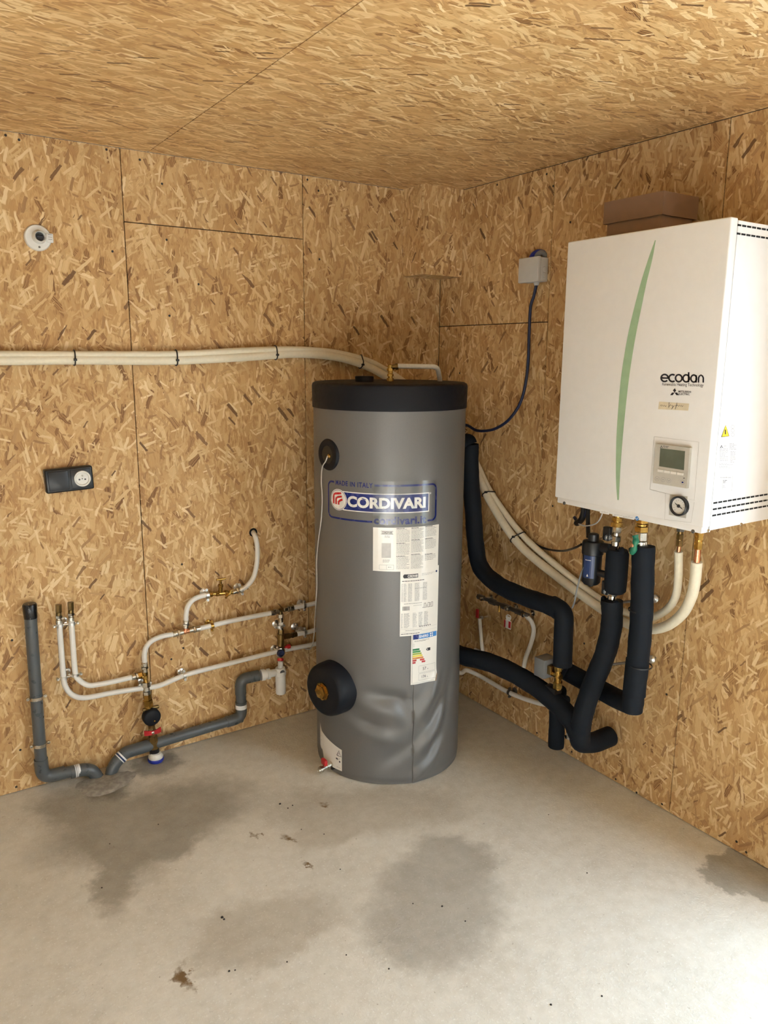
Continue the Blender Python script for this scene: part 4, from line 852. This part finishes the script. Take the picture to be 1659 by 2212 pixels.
# branch with the brass tap
n0 = [L(402, 1342, dw), L(402, 1328, dw), L(405, 1312, dw), L(414, 1298, dw), L(428, 1290, dw), L(445, 1285, dw)]
tG = wp('short bent white water pipe below the brass tap', n0); crimp(tG, L(402, 1340, dw), L(401, 1357, dw)); clamp(L(447, 1285, dw), L(455, 1283, dw) - L(440, 1287, dw), NL, dw, PX + .003, tG)
n1 = [L(522, 1274, dw), L(534, 1265, dw), L(546, 1250, dw), L(553, 1228, dw), L(556, 1200, dw), L(555, 1175, dw), L(551, 1158, .03), L(547, 1150, .0), L(546, 1147, -.012)]
tH = wp('white water pipe curving up from the tap into a hole in wall', n1); clamp(L(520, 1273, dw), L(525, 1271, dw) - L(512, 1277, dw), NL, dw, PX + .003, tH); crimp(tH, L(524, 1272, dw), L(502, 1280, dw), .0115)
part(MB().lathe(L(547, 1150, 0), NL, [(-.0, .0175), (.0006, .0175)], 24), 'wall_hole', 'slot', tH)
t = thing('brass_tap', L(470, 1290, dw), 'small brass stop tap with T handle on the left wall', 'tap')
ta, tb_ = L(452, 1284, dw), L(506, 1279, dw)
bd = part(seqfit(ta, tb_, [(0, .12, .011, 'h'), (.12, .26, .007, 'c'), (.26, .36, .011, 'h'), (.36, .62, .0095, 'c'), (.62, .74, .012, 'h'), (.74, 1, .008, 'c')]), 'tap_body', 'brass', t)
p_ = L(476, 1281, dw); q_ = L(477, 1251, dw + .012); part(seqfit(p_, q_, [(0, .45, .0085, 'c'), (.45, .62, .010, 'h'), (.62, .97, .0050, 'c')]), 'spindle', 'brass', t)
ha = part(MB().cyl(L(469, 1252.5, dw + .012), L(486, 1250, dw + .012), .0045, 10).lathe(L(469, 1252.5, dw + .012), (-1, 0, 0), [(-.002, .0045), (.003, .0045)], 10).lathe(L(486, 1250, dw + .012), (1, 0, 0), [(-.003, .0045), (.002, .0045)], 10), 'handle', 'brass', t)
part(MB().cyl(L(497, 1281, dw + .006), L(487, 1292, dw + .016), .0042, 12).cyl(L(499, 1276, dw + .004), L(494, 1285, dw + .01), .0065, 6), 'drain_nipple', 'brass', t)
# water inlet: tee, pressure reducer, stopcock and floor sleeve
t = thing('pressure_reducer', G(335, 1652), 'brass water inlet with black pressure reducer and red stopcock above floor', 'valve')
di = .048; top, bot = L(313, 1452, dw), L(318, 1508, di)
part(seqfit(top, bot, [(-.02, .10, .011, 'h'), (.10, .42, .0085, 'c'), (.12, .26, .0105, 'c')]).cyl(L(304, 1462, dw), L(314, 1462, dw), .008), 'inlet_tee', 'brass', t)
part(seqfit(top, bot, [(.38, .56, .0165, 'h'), (.56, .72, .0135, 'c'), (.74, .90, .0145, 'h')]), 'union', 'nickel', t)
clamp(L(313, 1478, dw), (0, 0, 1), NL, dw, .012, t)
part(seqfit(L(317, 1500, di), L(321, 1530, di), [(0, .4, .015, 'h'), (.4, .9, .0185, 'h'), (.9, 1.2, .013, 'c')]), 'adapter', 'brass', t)
rc_ = L(325.5, 1546, di); part(MB().lathe(rc_ + Vector((0, .028, 0)), NL, [(0, .020), (.022, .020), (.024, .0335), (.046, .0335), (.052, .030), (.054, .026)], 34), 'reducer_cap', 'rubber', t, 'round black reducer cap')
part(MB().lathe(rc_ + Vector((.006, -.026, -.012)), NL, [(0, .0035), (.002, .003)], 10), 'gauge_plug', 'brass', t)
part(MB().box(rc_ + Vector((-.028, -.004, .022)), rc_ + Vector((.034, .012, .034)), .003), 'reducer_flange', 'oldbrass', t)
part(seqfit(L(327, 1565, di), L(334, 1622, di), [(0, .2, .013, 'c'), (.2, .42, .0155, 'c'), (.42, .62, .017, 'h'), (.62, .98, .0175, 'c'), (.68, .80, .0185, 'h')]), 'stopcock_body', 'oldbrass', t)
hc = L(330, 1582, di + .03); ca_, cb_ = L(313, 1586, di + .03), L(349, 1577, di + .03)
hv = MB(); dv_ = (cb_ - ca_); pv = []
for k in range(13):
    s_ = k / 12; wd = .006 + .004 * abs(math.cos(math.pi * s_)) ; c_ = ca_ + dv_ * s_ + Vector((0, -.004 * math.sin(math.pi * s_) + .008 * abs(2 * s_ - 1)**2, 0)); pv.append((c_, wd))
for k in range(12):
    (a1_, w1_), (a2_, w2_) = pv[k], pv[k + 1]
    for yo in (-.0025, .0025): hv.quad(a1_ + Vector((0, yo, -w1_)), a2_ + Vector((0, yo, -w2_)), a2_ + Vector((0, yo, w2_)), a1_ + Vector((0, yo, w1_)))
    for sg in (-1, 1): hv.quad(a1_ + Vector((0, -.0025, sg * w1_)), a2_ + Vector((0, -.0025, sg * w2_)), a2_ + Vector((0, .0025, sg * w2_)), a1_ + Vector((0, .0025, sg * w1_)))
rh = part(hv, 'butterfly_handle', 'red', t, 'red butterfly handle')
part(MB().lathe(hc + Vector((0, .030, 0)), NL, [(0, .007), (.024, .007), (.028, .0065), (.036, .006), (.037, .004)], 12), 'handle_screw', 'nickel', rh)
fb = L(335, 1640, di); part(MB().cyl(L(333, 1616, di), L(335, 1636, di), .0185, 20), 'black_sleeve', 'black', t)
wc = L(337, 1646, di + .005)
part(MB().lathe((wc.x, wc.y, max(wc.z - .018, .004)), (0, 0, 1), [(0, .030), (.006, .031), (.010, .028)], 26), 'blue_pipe_end', 'blue', t, 'cut blue pipe rim')
part(MB().lathe((wc.x, wc.y, max(wc.z - .010, .012)), (.05, -.05, 1), [(0, .027), (.010, .028), (.016, .022), (.022, .020), (.024, .015)], 14), 'white_sealing', 'insul_white', t, 'white sealing foam')
part(MB().cyl(Vector((wc.x, wc.y, -.01)), Vector((wc.x, wc.y, .010)), .027, 24), 'inlet_pipe', 'blue', t)
# safety valve group
t = thing('safety_valve', L(605, 1420, dw), 'brass safety valve group with small red knob above the white trap', 'valve')
part(seqfit(L(598, 1320, dw), L(616, 1316, dw), [(0, 1, .0085, 'c')]).cyl(L(606, 1318, dw), L(606, 1332, dw), .0085), 'tee', 'oldbrass', t)
part(seqfit(L(606, 1326, dw), L(607, 1344, dw), [(0, .4, .013, 'h'), (.4, 1, .010, 'c')]).cyl(L(607, 1354, dw), L(607, 1362, dw), .010), 'union', 'nickel', t)
part(MB().cyl(L(607, 1342, dw), L(607, 1357, dw), .0095), 'white_sleeve', 'pex', t)
clamp(L(604, 1353, dw), (0, 0, 1), NL, dw, .011, t)
part(seqfit(L(607, 1360, dw), L(606, 1395, dw), [(0, .25, .012, 'h'), (.25, 1, .0145, 'c')]).hexn(L(612, 1375, dw), L(626, 1373, dw), .012), 'valve_body', 'oldbrass', t)
part(MB().lathe(L(607, 1398, dw), (0, 0, -1), [(0, .014), (.012, .017), (.03, .017), (.034, .013)], 20), 'valve_core', 'nickel', t)
part(MB().lathe(L(605, 1410, dw + .012), NL, [(0, .0150), (.012, .0150), (.014, .013), (.012, .010), (.009, .009)], 24), 'cartridge', 'cable_blue', t, 'dark blue cartridge')
kc = L(622, 1397, dw); part(MB().lathe(kc - Vector((.016, 0, 0)), (1, 0, 0), [(0, .005), (.010, .005), (.010, .010), (.024, .0105), (.026, .008)], 14), 'red_knob', 'red', t, 'small red knob')
part(MB().cyl(L(606, 1422, dw + .01), L(606, 1429, dw + .015), .013, 20), 'red_collar', 'logo_red', t)
part(MB().lathe(L(605, 1433, dw + .026), NL, [(0, .0105), (.006, .0105), (.008, .008)], 22), 'white_cap', 'white_plastic', t)
part(MB().cyl(L(606, 1428, dw + .022), L(606, 1446, dw + .025), .011, 18), 'outlet_spout', 'white_plastic', t)

# ------------------------------------------------------------------ things on the right wall
# fitting and overflow pipe on the tank lid
t = thing('tank_fitting', Vector((TAX, TAY, LID1)) + Vector((.02, -.01, 0)), 'brass elbow fitting with white pipe on top of the tank lid', 'pipe fitting')
c = G(843, 824, LID1 + .002); c = Vector((c.x, c.y, LID1)); up = Vector((0, 0, 1))
part(MB().lathe(c, up, [(0, .010), (.004, .010)], 16).hexn(c + up * .004, c + up * .014, .0125).cyl(c + up * .014, c + up * .021, .009, 16).hexn(c + up * .021, c + up * .029, .0115).cyl(c + up * .029, c + up * .062, .0095, 16, bev=.002).hexn(c + up * .040, c + up * .049, .0125), 'brass_nipple', 'brass', t)
def depth_of(p): return p
ey = c.z + .056
ax_r = nrm(Vector((CR.x, CR.y, 0)))       # run of the white pipe, parallel to the picture
r1 = c + ax_r * .012 + up * .054
part(MB().lathe(c + up * .052, ax_r + Vector((0, 0, .15)), [(0, .009), (.018, .009), (.018, .012), (.028, .012)], 16), 'elbow', 'oldbrass', t)
r2 = r1 + ax_r * .158 + up * .002; r3 = r2 + ax_r * .018 + up * -.045 + Vector((.02, .04, 0))
part(MB().tube(bent([r1 + ax_r * .012 + up * .003, r2, r3, r3 + Vector((.10, .12, -.10))], .022, 8), .0088, 14), 'white_pipe', 'insul_white', t)

# junction box and its cables
q = R(1119, 611, .055); q1 = R(1158, 556, .055); jy0, jy1 = q.y, R(1160, 611, .055).y; jz0, jz1 = R(1119, 611, .055).z, R(1119, 560, .055).z
t = thing('junction_box', (0, (jy0 + jy1) / 2, (jz0 + jz1) / 2), 'light grey square junction box on right wall with blue cable above', 'junction box')
part(MB().box((-.038, jy1, jz0), (-.001, jy0, jz1), .004), 'box_body', 'grey_box', t)
part(MB().box((-.055, jy1 - .002, jz0 - .002), (-.038, jy0 + .002, jz1 + .002), .004), 'box_lid', 'grey_box', t)
for (dy, dz) in ((-.02, 0), (.0, 0)):
    part(MB().lathe(((-.02), jy1 - .001, (jz0 + jz1) / 2 + dy), (0, -1, 0), [(0, .010), (.002, .009), (.003, .005)], 16), 'knock_out', 'grey_box', t)
my = (jy0 + jy1) / 2
part(MB().lathe((-.02, my - .012, jz0 + .002), (0, 0, -1), [(0, .012), (.006, .011), (.014, .008)], 16), 'cable_gland', 'grey_box', t)
part(MB().tube(crv([(-.022, my + .020, jz1 - .004), (-.022, my + .012, jz1 + .010), (-.020, my - .006, jz1 + .020), (-.010, my - .020, jz1 + .020), (.004, my - .026, jz1 + .014)], 8), [.011] * 33, 12), 'blue_conduit', 'blue', t, 'short blue conduit into the wall')
part(MB().tube(crv([(-.030, my - .016, jz1 - .004), (-.028, my - .020, jz1 + .010), (-.014, my - .026, jz1 + .018), (.006, my - .032, jz1 + .006)], 8), .010, 12), 'grey_conduit', 'grey_dark', t)
cb = crv([Vector((-.02, my - .012, jz0 - .008)), R(1153, 640, .022), R(1146, 665, .02), R(1143, 720, .02), R(1141, 780, .02), R(1135, 830, .022), R(1124, 870, .028), R(1105, 900, .04), R(1085, 918, .05), R(1060, 929, .06), R(1030, 930, .07), R(1005, 918, .09), Vector((-.16, -.30, 1.24)), Vector((-.20, -.16, 1.24))], 9)
tag(MB().tube(cb, .0058, 10).build('power_cable', 'cable_blue', org=cb[0]), 'dark cable hanging from the junction box and looping behind the tank', 'cable')

# ---- black foam-lagged pipes
FR = .034
def lag(label, pts, r=FR, extra=None, rad=None):
    t = thing('lagged_pipe', pts[-1], label, 'pipe', 'black lagged pipes'); P = crv(pts, 9) if rad is None else bent(pts, rad, 8)
    n = len(P); rr_ = [r * (1 + .02 * math.sin(i * .9) + .012 * math.sin(i * 2.3)) for i in range(n)]
    part(MB().tube(P, rr_, 24), 'foam_sleeve', 'foam', t); return t
# from the tank side down and across
p_top = Vector((-.19, -.462, 1.199))
pA = [p_top, R(1016, 1020, .185), R(1022, 1100, .18), R(1027, 1170, .18), R(1038, 1225, .185), R(1075, 1262, .19), R(1130, 1288, .195), R(1185, 1307, .20), R(1212, 1322, .20)]
tA_ = lag('black lagged pipe dropping beside tank and crossing to the three-way valve', pA)
pB = [R(1208, 1312, .20), R(1216, 1345, .20), R(1217, 1400, .20), R(1214, 1436, .20)]
part(MB().tube(bent([R(1192, 1306, .20), R(1219, 1322, .20), R(1217, 1370, .20), R(1215, 1437, .20)], .03, 6), .0335, 24), 'foam_drop', 'foam', tA_)
part(MB().tube(bent([p_top - Vector((0, 0, .0)), p_top + Vector((-.002, .004, .012)), p_top + Vector((-.03, .004, .014)), p_top + Vector((-.11, .01, .014))], .012, 5), .028, 20), 'tank_branch', 'foam', tA_)
# lower pipe from the tank
lag('black lagged pipe leaving tank near the floor and sloping to the right', [R(975, 1408, .31), R(1012, 1420, .29), R(1060, 1432, .26), R(1120, 1460, .23), R(1180, 1500, .21), R(1232, 1552, .20), R(1252, 1590, .20)], .036)
# stub below the three-way valve
st = lag('short black lagged stub hanging below the three-way valve', [R(1206, 1490, .165), R(1204, 1540, .140), R(1201, 1612, .135)], .0295)
part(MB().tube([R(1190, 1502, .155), R(1222, 1518, .150)], .026, 18), 'foam_collar', 'foam', st)
# middle pipe under the strainer
tM = lag('black lagged pipe leaning down from under the strainer to a bent foot', [R(1322, 1297, .20), R(1321, 1350, .20), R(1308, 1410, .20), R(1284, 1470, .212), R(1263, 1530, .21), R(1254, 1575, .20), R(1252, 1600, .195)], .0345)
part(MB().tube(bent([R(1254, 1560, .20), R(1252, 1604, .195), R(1284, 1604, .12), R(1318, 1590, .04)], .02, 5), .036, 22), 'foot', 'foam', tM)
for dy in (-.026, .026):
    c = R(1322, 1297, .20) + Vector((-.01, dy, 0)); part(MB().lathe(c - Vector((0, 0, .02)), (0, 0, 1), [(0, .009), (.024, .009), (.03, .004)], 10), 'foam_lip', 'foam', tM)
# right pipe
tR = lag('thick black lagged pipe hanging straight from the green-handled valve', [R(1390, 1180, .20), R(1388, 1260, .20), R(1385, 1340, .20), R(1378, 1425, .20), R(1370, 1500, .20)], .0350)
part(MB().tube([R(1376, 1425, .20), R(1368, 1500, .20), R(1366, 1535, .197)], [.0345, .034, .032], 22), 'lower_sleeve', 'foam', tR)
part(MB().tube(bent([R(1368, 1500, .20), R(1368, 1524, .190), R(1330, 1508, .145), R(1275, 1478, .105), R(1220, 1448, .10), R(1207, 1442, .14)], .02, 6), .034, 22), 'return_run', 'foam', tR)
for py_ in (1318, 1437): 
    c = R(1383, py_, .20); part(MB().lathe(c - Vector((0, 0, .002)), (0, 0, 1), [(0, .0352), (0, .0368), (.004, .0368), (.004, .0352)], 24, cap=False), 'sleeve_joint', 'black', tR)
# clamp studs beside it
for px, py, lb in ((1410, 1294, 'round chrome pipe clamp disc beside the thick lagged pipe, upper of two'), (1403, 1425, 'round chrome pipe clamp disc beside the thick lagged pipe, lower of two')):
    c = R(px, py, .030); t = thing('clamp_stud', Vector((0, c.y, c.z)), lb, 'pipe clamp', 'chrome clamp discs')
    part(MB().cyl((0, c.y, c.z), (-.014, c.y, c.z), .0045, 12), 'stud', 'steel_dark', t)
    part(MB().lathe((-.012, c.y, c.z), (-1, -.2, 0), [(0, .010), (.006, .0140), (.014, .0140), (.019, .010), (.021, .004)], 20), 'stud_head', 'chrome', t)
    part(MB().cyl((-.030, c.y, c.z), (-.170, c.y + .045, c.z - .002), .0045, 10), 'clamp_arm', 'steel_dark', t)

# ---- valves below the unit
def vert(px, py, d): return R(px, py, d)
t = thing('ball_valve', R(1388, 1185, .20), 'nickel ball valve with green lever above the thick lagged pipe', 'valve')
a_, b_ = R(1389, 1190, .20), R(1387, 1130, .20); a_ = Vector((b_.x, b_.y - .002, a_.z))
part(seqfit(a_, b_, [(0, .34, .0205, 'c'), (.10, .34, .0215, 'h'), (.38, .66, .0195, 'h')]), 'valve_body', 'nickel', t)
part(seqfit(a_, b_, [(.70, .88, .0225, 'h'), (.90, .98, .0195, 'c'), (.98, 2.2, .015, 'c'), (1.02, 1.12, .021, 'h')]), 'union_nut', 'brass', t)
vc = a_.lerp(b_, .35); hb = R(1369, 1177, .235)
part(MB().cyl(vc, hb, .007, 12), 'spindle', 'nickel', t)
gl = [R(1372, 1156, .24), R(1374, 1166, .24), R(1371, 1177, .245), R(1369, 1187, .24), R(1364, 1196, .24)]
gh = part(MB().tube(crv(gl, 5), [.010, .010, .009, .008, .008, .009, .010, .010, .009, .008, .0075, .008, .009, .0095, .0105, .0105, .0105, .010, .009, .008, .007][:21], 10), 'lever', 'green', t, 'green lever')
part(MB().lathe(R(1365.5, 1178, .252), (-1, -.3, 0), [(0, .006), (.004, .006), (.006, .004)], 12), 'lever_nut', 'copper', gh)
part(MB().lathe(a_ - Vector((0, 0, .006)), (0, 0, 1), [(0, .036), (.010, .036), (.012, .022)], 8), 'foam_collar', 'foam', t)
def isol(name_label, px, py0, py1, d, hx, hy):
    t = thing('isolating_valve', R(px, py0, d), name_label, 'valve', 'nickel isolating valves'); b_ = R(px, py1, d); a0_ = R(px, py0, d); a_ = Vector((b_.x, b_.y, a0_.z))
    part(seqfit(a_, b_, [(-.1, .14, .0105, 'c'), (.10, .32, .0145, 'c'), (.32, .56, .0165, 'h'), (.58, .74, .0135, 'c'), (.76, 1, .0165, 'h')]), 'valve_body', 'nickel', t)
    h_ = R(hx, hy, d + .02); part(MB().cyl(a_.lerp(b_, .45), h_, .006, 10), 'spindle', 'steel_dark', t)
    k_ = part(MB().lathe(h_ + Vector((.010, .012, 0)), h_ - Vector((h_ + Vector((.020, .022, 0)))), [(0, .012), (.014, .013), (.018, .011)], 18), 'knob', 'black', t, 'black knob with pale centre')
    dd_ = nrm(Vector((-.020, -.022, 0))); part(MB().lathe(h_ + Vector((.010, .012, 0)) + dd_ * .018, dd_, [(0, .0065), (.002, .006), (.001, .003)], 14), 'knob_cap', 'white_plastic', k_)
    part(MB().box(h_ + Vector((-.006, -.004, -.012)), h_ + Vector((.014, .020, .034)), .004), 'knob_arm', 'black', t); return t, a_, b_
tv, a_, b_ = isol('nickel isolating valve under the unit, above the black strainer', 1333, 1184, 1138, .20, 1314, 1161)
part(MB().cyl(b_ - Vector((0, 0, .0)), b_ + Vector((0, 0, .11)), .014, 18).hexn(b_ + Vector((0, 0, .002)), b_ + Vector((0, 0, .016)), .021).hexn(b_ + Vector((0, 0, .020)), b_ + Vector((0, 0, .032)), .019), 'union_nut', 'brass', tv)
isol('nickel isolating valve between the black strainer and leaning pipe', 1325, 1300, 1258, .20, 1311, 1278)
# strainer block and magnetic filter bottle
c0_, c1_ = R(1328, 1283, .20), R(1330, 1186, .20); c1_ = Vector((c0_.x, c0_.y, c1_.z))
t = thing('magnetic_filter', c0_, 'black magnetic filter block with bottle and blue label under the unit', 'filter')
part(MB().lathe(c0_, up, [(0, .018), (.004, .027), (.012, .0345), (.05, .036), (c1_.z - c0_.z - .012, .036), (c1_.z - c0_.z, .031)], 20), 'insulated_body', 'foam', t, 'black insulated block')
for dy in (-.024, .024): part(MB().lathe(Vector((c0_.x - .01, c0_.y + dy, c1_.z - .008)), up, [(0, .010), (.012, .010), (.022, .004)], 10), 'body_lip', 'foam', t)
b0_, b1_ = R(1276, 1262, .215), R(1280, 1166, .215); b1_ = Vector((b0_.x, b0_.y, b1_.z)); hh = b1_.z - b0_.z
bt = part(MB().lathe(b0_ - up * .006, up, [(0, .008), (.006, .010), (.008, .024), (.016, .0305), (hh * .55, .0315), (hh * .72, .0320), (hh * .74, .0355), (hh * .98, .0355), (hh * 1.02, .033), (hh * 1.03, .018), (hh * 1.17, .017), (hh * 1.19, .012)], 16), 'bottle', 'black', t, 'black bottle with ribbed cap')
part(MB().cyl(b1_ + Vector((0, 0, -.018)), Vector((c0_.x, c0_.y, b1_.z - .018)), .016, 16), 'bridge', 'black', t); part(MB().cyl(b0_ + up * .045, Vector((c0_.x, c0_.y, b0_.z + .045)), .012, 14), 'bridge', 'black', t)
lm = MB(); am = math.atan2(CAM.y - b0_.y, CAM.x - b0_.x)
for k in range(8):
    a1_, a2_ = am - .95 + .15 * k, am - .95 + .15 * (k + 1)
    lm.quad(*[Vector((b0_.x + .0325 * math.cos(a), b0_.y + .0325 * math.sin(a), z_)) for a, z_ in ((a1_, b0_.z + .028), (a2_, b0_.z + .028), (a2_, b0_.z + hh * .70), (a1_, b0_.z + hh * .70))])
lb_ = part(lm, 'blue_label', 'sticker_blue', bt, 'blue label')
lm = MB()
for k in range(3):
    a1_, a2_ = am - .72 + .2 * k, am - .72 + .2 * (k + 1)
    lm.quad(*[Vector((b0_.x + .0329 * math.cos(a), b0_.y + .0329 * math.sin(a), z_)) for a, z_ in ((a1_, b0_.z + .088), (a2_, b0_.z + .088), (a2_, b0_.z + .090), (a1_, b0_.z + .090))])
lm.quad(*[Vector((b0_.x + .0329 * math.cos(a), b0_.y + .0329 * math.sin(a), z_)) for a, z_ in ((am - .5, b0_.z + .034), (am - .3, b0_.z + .034), (am - .4, b0_.z + .043))])
part(lm, 'label_print', 'logo_white', lb_)
# cable fan-out under the left of the unit, dark wire, thin clear loop
t = thing('cable_outlet', R(1252, 1120, .12), 'bundle of dark cables coming out below left end of the unit', 'cable')
part(MB().tube(crv([R(1262, 1085, .16), R(1261, 1106, .15), R(1256, 1122, .14), R(1246, 1130, .12)], 6), .011, 12), 'cable_bundle', 'black', t)
part(MB().tube(crv([R(1266, 1085, .15), R(1264, 1110, .15), R(1250, 1127, .13), R(1241, 1118, .11)], 6), .006, 10), 'purple_wrap', 'cable_blue', t)
part(MB().tube(crv([R(1270, 1085, .15), R(1270, 1130, .17), R(1271, 1160, .20)], 6), .007, 10), 'feed_cable', 'black', t)
part(MB().tube(crv([R(1303, 1085, .22), R(1300, 1112, .22), R(1288, 1130, .21), R(1266, 1136, .18), R(1250, 1132, .15)], 8), .0024, 8), 'clear_loop', 'probe', t, 'thin pale loop')
wr_ = crv([R(1256, 1176, .20), R(1240, 1184, .16), R(1215, 1190, .06), R(1185, 1187, .03), R(1165, 1180, .012), R(1155, 1174, .008)], 8)
tag(MB().tube(wr_, .0042, 10).build('black_wire', 'black', org=wr_[0]), 'thin black wire sagging left from the magnetic filter', 'cable')
wr2 = crv([R(1262, 1225, .245), R(1255, 1240, .235), R(1247, 1270, .235), R(1241, 1300, .235), R(1236, 1313, .215)], 8)
tag(MB().tube(wr2, .0030, 8).build('sensor_wire', 'grey_dark', org=wr2[0]), 'thin grey sensor wire hanging from filter to the lagged pipe', 'cable')
# three-way valve
t = thing('three_way_valve', R(1203, 1485, .20), 'brass three-way valve with grey actuator box between lagged pipes', 'valve')
va, vb = R(1207, 1436, .20), R(1206, 1490, .20); vb = Vector((va.x, va.y, vb.z))
part(MB().cyl(va, vb, .0125, 16).hexn(va.lerp(vb, .02), va.lerp(vb, .22), .016).hexn(va.lerp(vb, .70), va.lerp(vb, .95), .0165).lathe(va.lerp(vb, .45), (0, 1, 0), [(-.014, .010), (.03, .010)], 14), 'valve_body', 'brass', t)
ac = R(1183, 1442, .20)
part(MB().box(ac + Vector((-.030, -.012, -.036)), ac + Vector((.034, .040, .036)), .004), 'actuator', 'actuator', t, 'grey actuator box')
part(MB().box(ac + Vector((-.016, -.030, -.016)), ac + Vector((.016, -.012, .016)), .002), 'coupling', 'oldbrass', t)
part(MB().box(vb + Vector((-.02, -.008, -.018)), vb + Vector((.016, .05, .004)), .004), 'wire_entry', 'black', t)
c = R(1228, 1590, .10); t = thing('wall_bracket', Vector((0, c.y, c.z)), 'small metal bracket low on right wall between the stub and foot', 'bracket')
part(MB().box((-.10, c.y - .012, c.z - .016), (-.002, c.y + .012, c.z + .016), .002), 'bracket_plate', 'grey_box', t)
part(MB().lathe((-.10, c.y + .006, c.z - .004), (-1, 0, 0), [(0, .007), (.008, .007), (.010, .004)], 12), 'bolt', 'nickel', t)
# manifold with tagged tap behind the lagged pipe
dm = .045
t = thing('manifold', R(1085, 1305, 0), 'row of small metal taps on right wall below the lagged pipe', 'manifold')
ma, mb_ = R(1033, 1288, dm), R(1142, 1330, dm)
part(seqfit(ma, mb_, [(0, .12, .012, 'h'), (.12, .3, .008, 'c'), (.24, .36, .013, 'h'), (.36, .55, .009, 'c'), (.50, .64, .013, 'h'), (.64, .8, .009, 'c'), (.76, .88, .012, 'h'), (.88, 1.0, .009, 'c')]), 'manifold_bar', 'steel_dark', t)
for (px, py) in ((1044, 1293), (1098, 1314), (1134, 1328)):
    c = R(px, py, dm); part(MB().lathe(c, (-1, 0, 0), [(0, .009), (.014, .009), (.016, .006)], 14).cyl(Vector((0, c.y, c.z)), c, .004, 8).lathe((-.001, c.y, c.z), (-1, 0, 0), [(0, .014), (.003, .013), (.005, .006)], 16), 'outlet', 'nickel', t)
part(MB().cyl(R(1079, 1308, dm + .01), R(1078, 1322, dm + .015), .005, 10), 'bleed_screw', 'brass', t)
part(MB().box(R(1031, 1325, dm + .01) + Vector((-.004, -.008, -.020)), R(1031, 1325, dm + .01) + Vector((.004, .008, .020)), .003), 'red_lever', 'red', t, 'dark red lever')
mp = crv([R(1036, 1336, dm), R(1038, 1360, dm), R(1041, 1395, dm - .01), R(1042, 1410, dm - .02), Vector((-.02, -.335, .26))], 7)
part(MB().tube(mp, .0080, 12), 'small_pipe', 'pex', t)
mp = crv([R(1138, 1332, dm), R(1148, 1343, dm), R(1153, 1362, dm), R(1147, 1390, dm), R(1136, 1420, dm), R(1130, 1448, dm)], 7)
part(MB().tube(mp, .0090, 12), 'small_pipe', 'pex', t)
c = R(1046, 1333, .02); part(MB().lathe((0, c.y, c.z), (-1, 0, 0), [(0, .004), (.03, .004), (.03, .008), (.040, .008)], 12), 'wall_hook', 'chrome', t)
c = R(1098, 1345, dm + .02); t = thing('tag', c, 'white and red tag hanging from the small taps', 'tag')
tg_ = MB().box(c + Vector((-.002, -.016, -.026)), c + Vector((.002, .016, .010)), .0015).box(c + Vector((-.002, -.010, .010)), c + Vector((.002, .010, .026)), .0015)
pt_ = part(tg_, 'tag_card', 'white_plastic', t)
part(MB().box(c + Vector((-.0026, -.0165, -.020)), c + Vector((-.0018, -.004, .008))).box(c + Vector((-.0026, .014, -.024)), c + Vector((.0018, .022, .006))), 'red_field', 'red', pt_)
part(MB().ring(c + Vector((0, 0, .022)), (1, .3, 0), .011, .0022, 16, 6), 'tag_loop', 'white_plastic', t)
# white pipe low on the right wall
lw = crv([Vector((-.22, -.30, .285)), R(990, 1452, .12), R(1008, 1448, .07), R(1040, 1462, .03), R(1100, 1496, .03), R(1160, 1518, .03), R(1200, 1524, .03)], 8)
t = thing('water_pipe', lw[-1], 'white pipe running low on right wall behind the lagged pipes', 'pipe'); part(MB().tube(lw, .0095, 14), 'tube', 'pex', t)
c = R(1101, 1496, .03); clamp(c, R(1160, 1518, .03) - R(1040, 1462, .03), NR, .03, .0095, t, mat='steel_dark')
# crumbs and chips on the floor
cm = MB(); rc2 = random.Random(12)
for (px, py, s_) in [(480, 1982, 4), (484, 1986, 3), (342, 1781, 2.2), (237, 1823, 2.0), (220, 1918, 2.5), (735, 1878, 2), (700, 1802, 2), (651, 1792, 2), (605, 1737, 4), (622, 1746, 2.5), (632, 1740, 2.5), (495, 2098, 3), (508, 2096, 2.4), (1300, 2152, 2.6), (1190, 2171, 3), (1268, 1886, 2.2), (892, 1952, 2), (955, 1958, 3), (840, 2093, 2.4), (1185, 1760, 1.8), (620, 2078, 2.2), (748, 2063, 2), (1005, 1990, 2.2)]:
    q = G(px, py); r_ = s_ * .0011; cm.lathe(q, (rc2.uniform(-.3, .3), rc2.uniform(-.3, .3), 1), [(0, r_), (r_ * .7, r_ * .7), (r_ * .9, r_ * .3)], 6)
o = cm.build('crumbs', 'screw'); o['kind'] = 'stuff'; tag(o, 'tiny dark crumbs and chips scattered over the concrete floor', 'crumbs')

for ob in bpy.data.objects:
    if '_o' in ob.keys(): del ob['_o']
    if ob.type == 'MESH' and ob.name.split('.')[0] in ('print', 'fine_print', 'small_print', 'label_print', 'notice_print', 'button_symbols', 'maker_mark', 'scale_marks', 'sticker_print'): ob['kind'] = 'stuff'
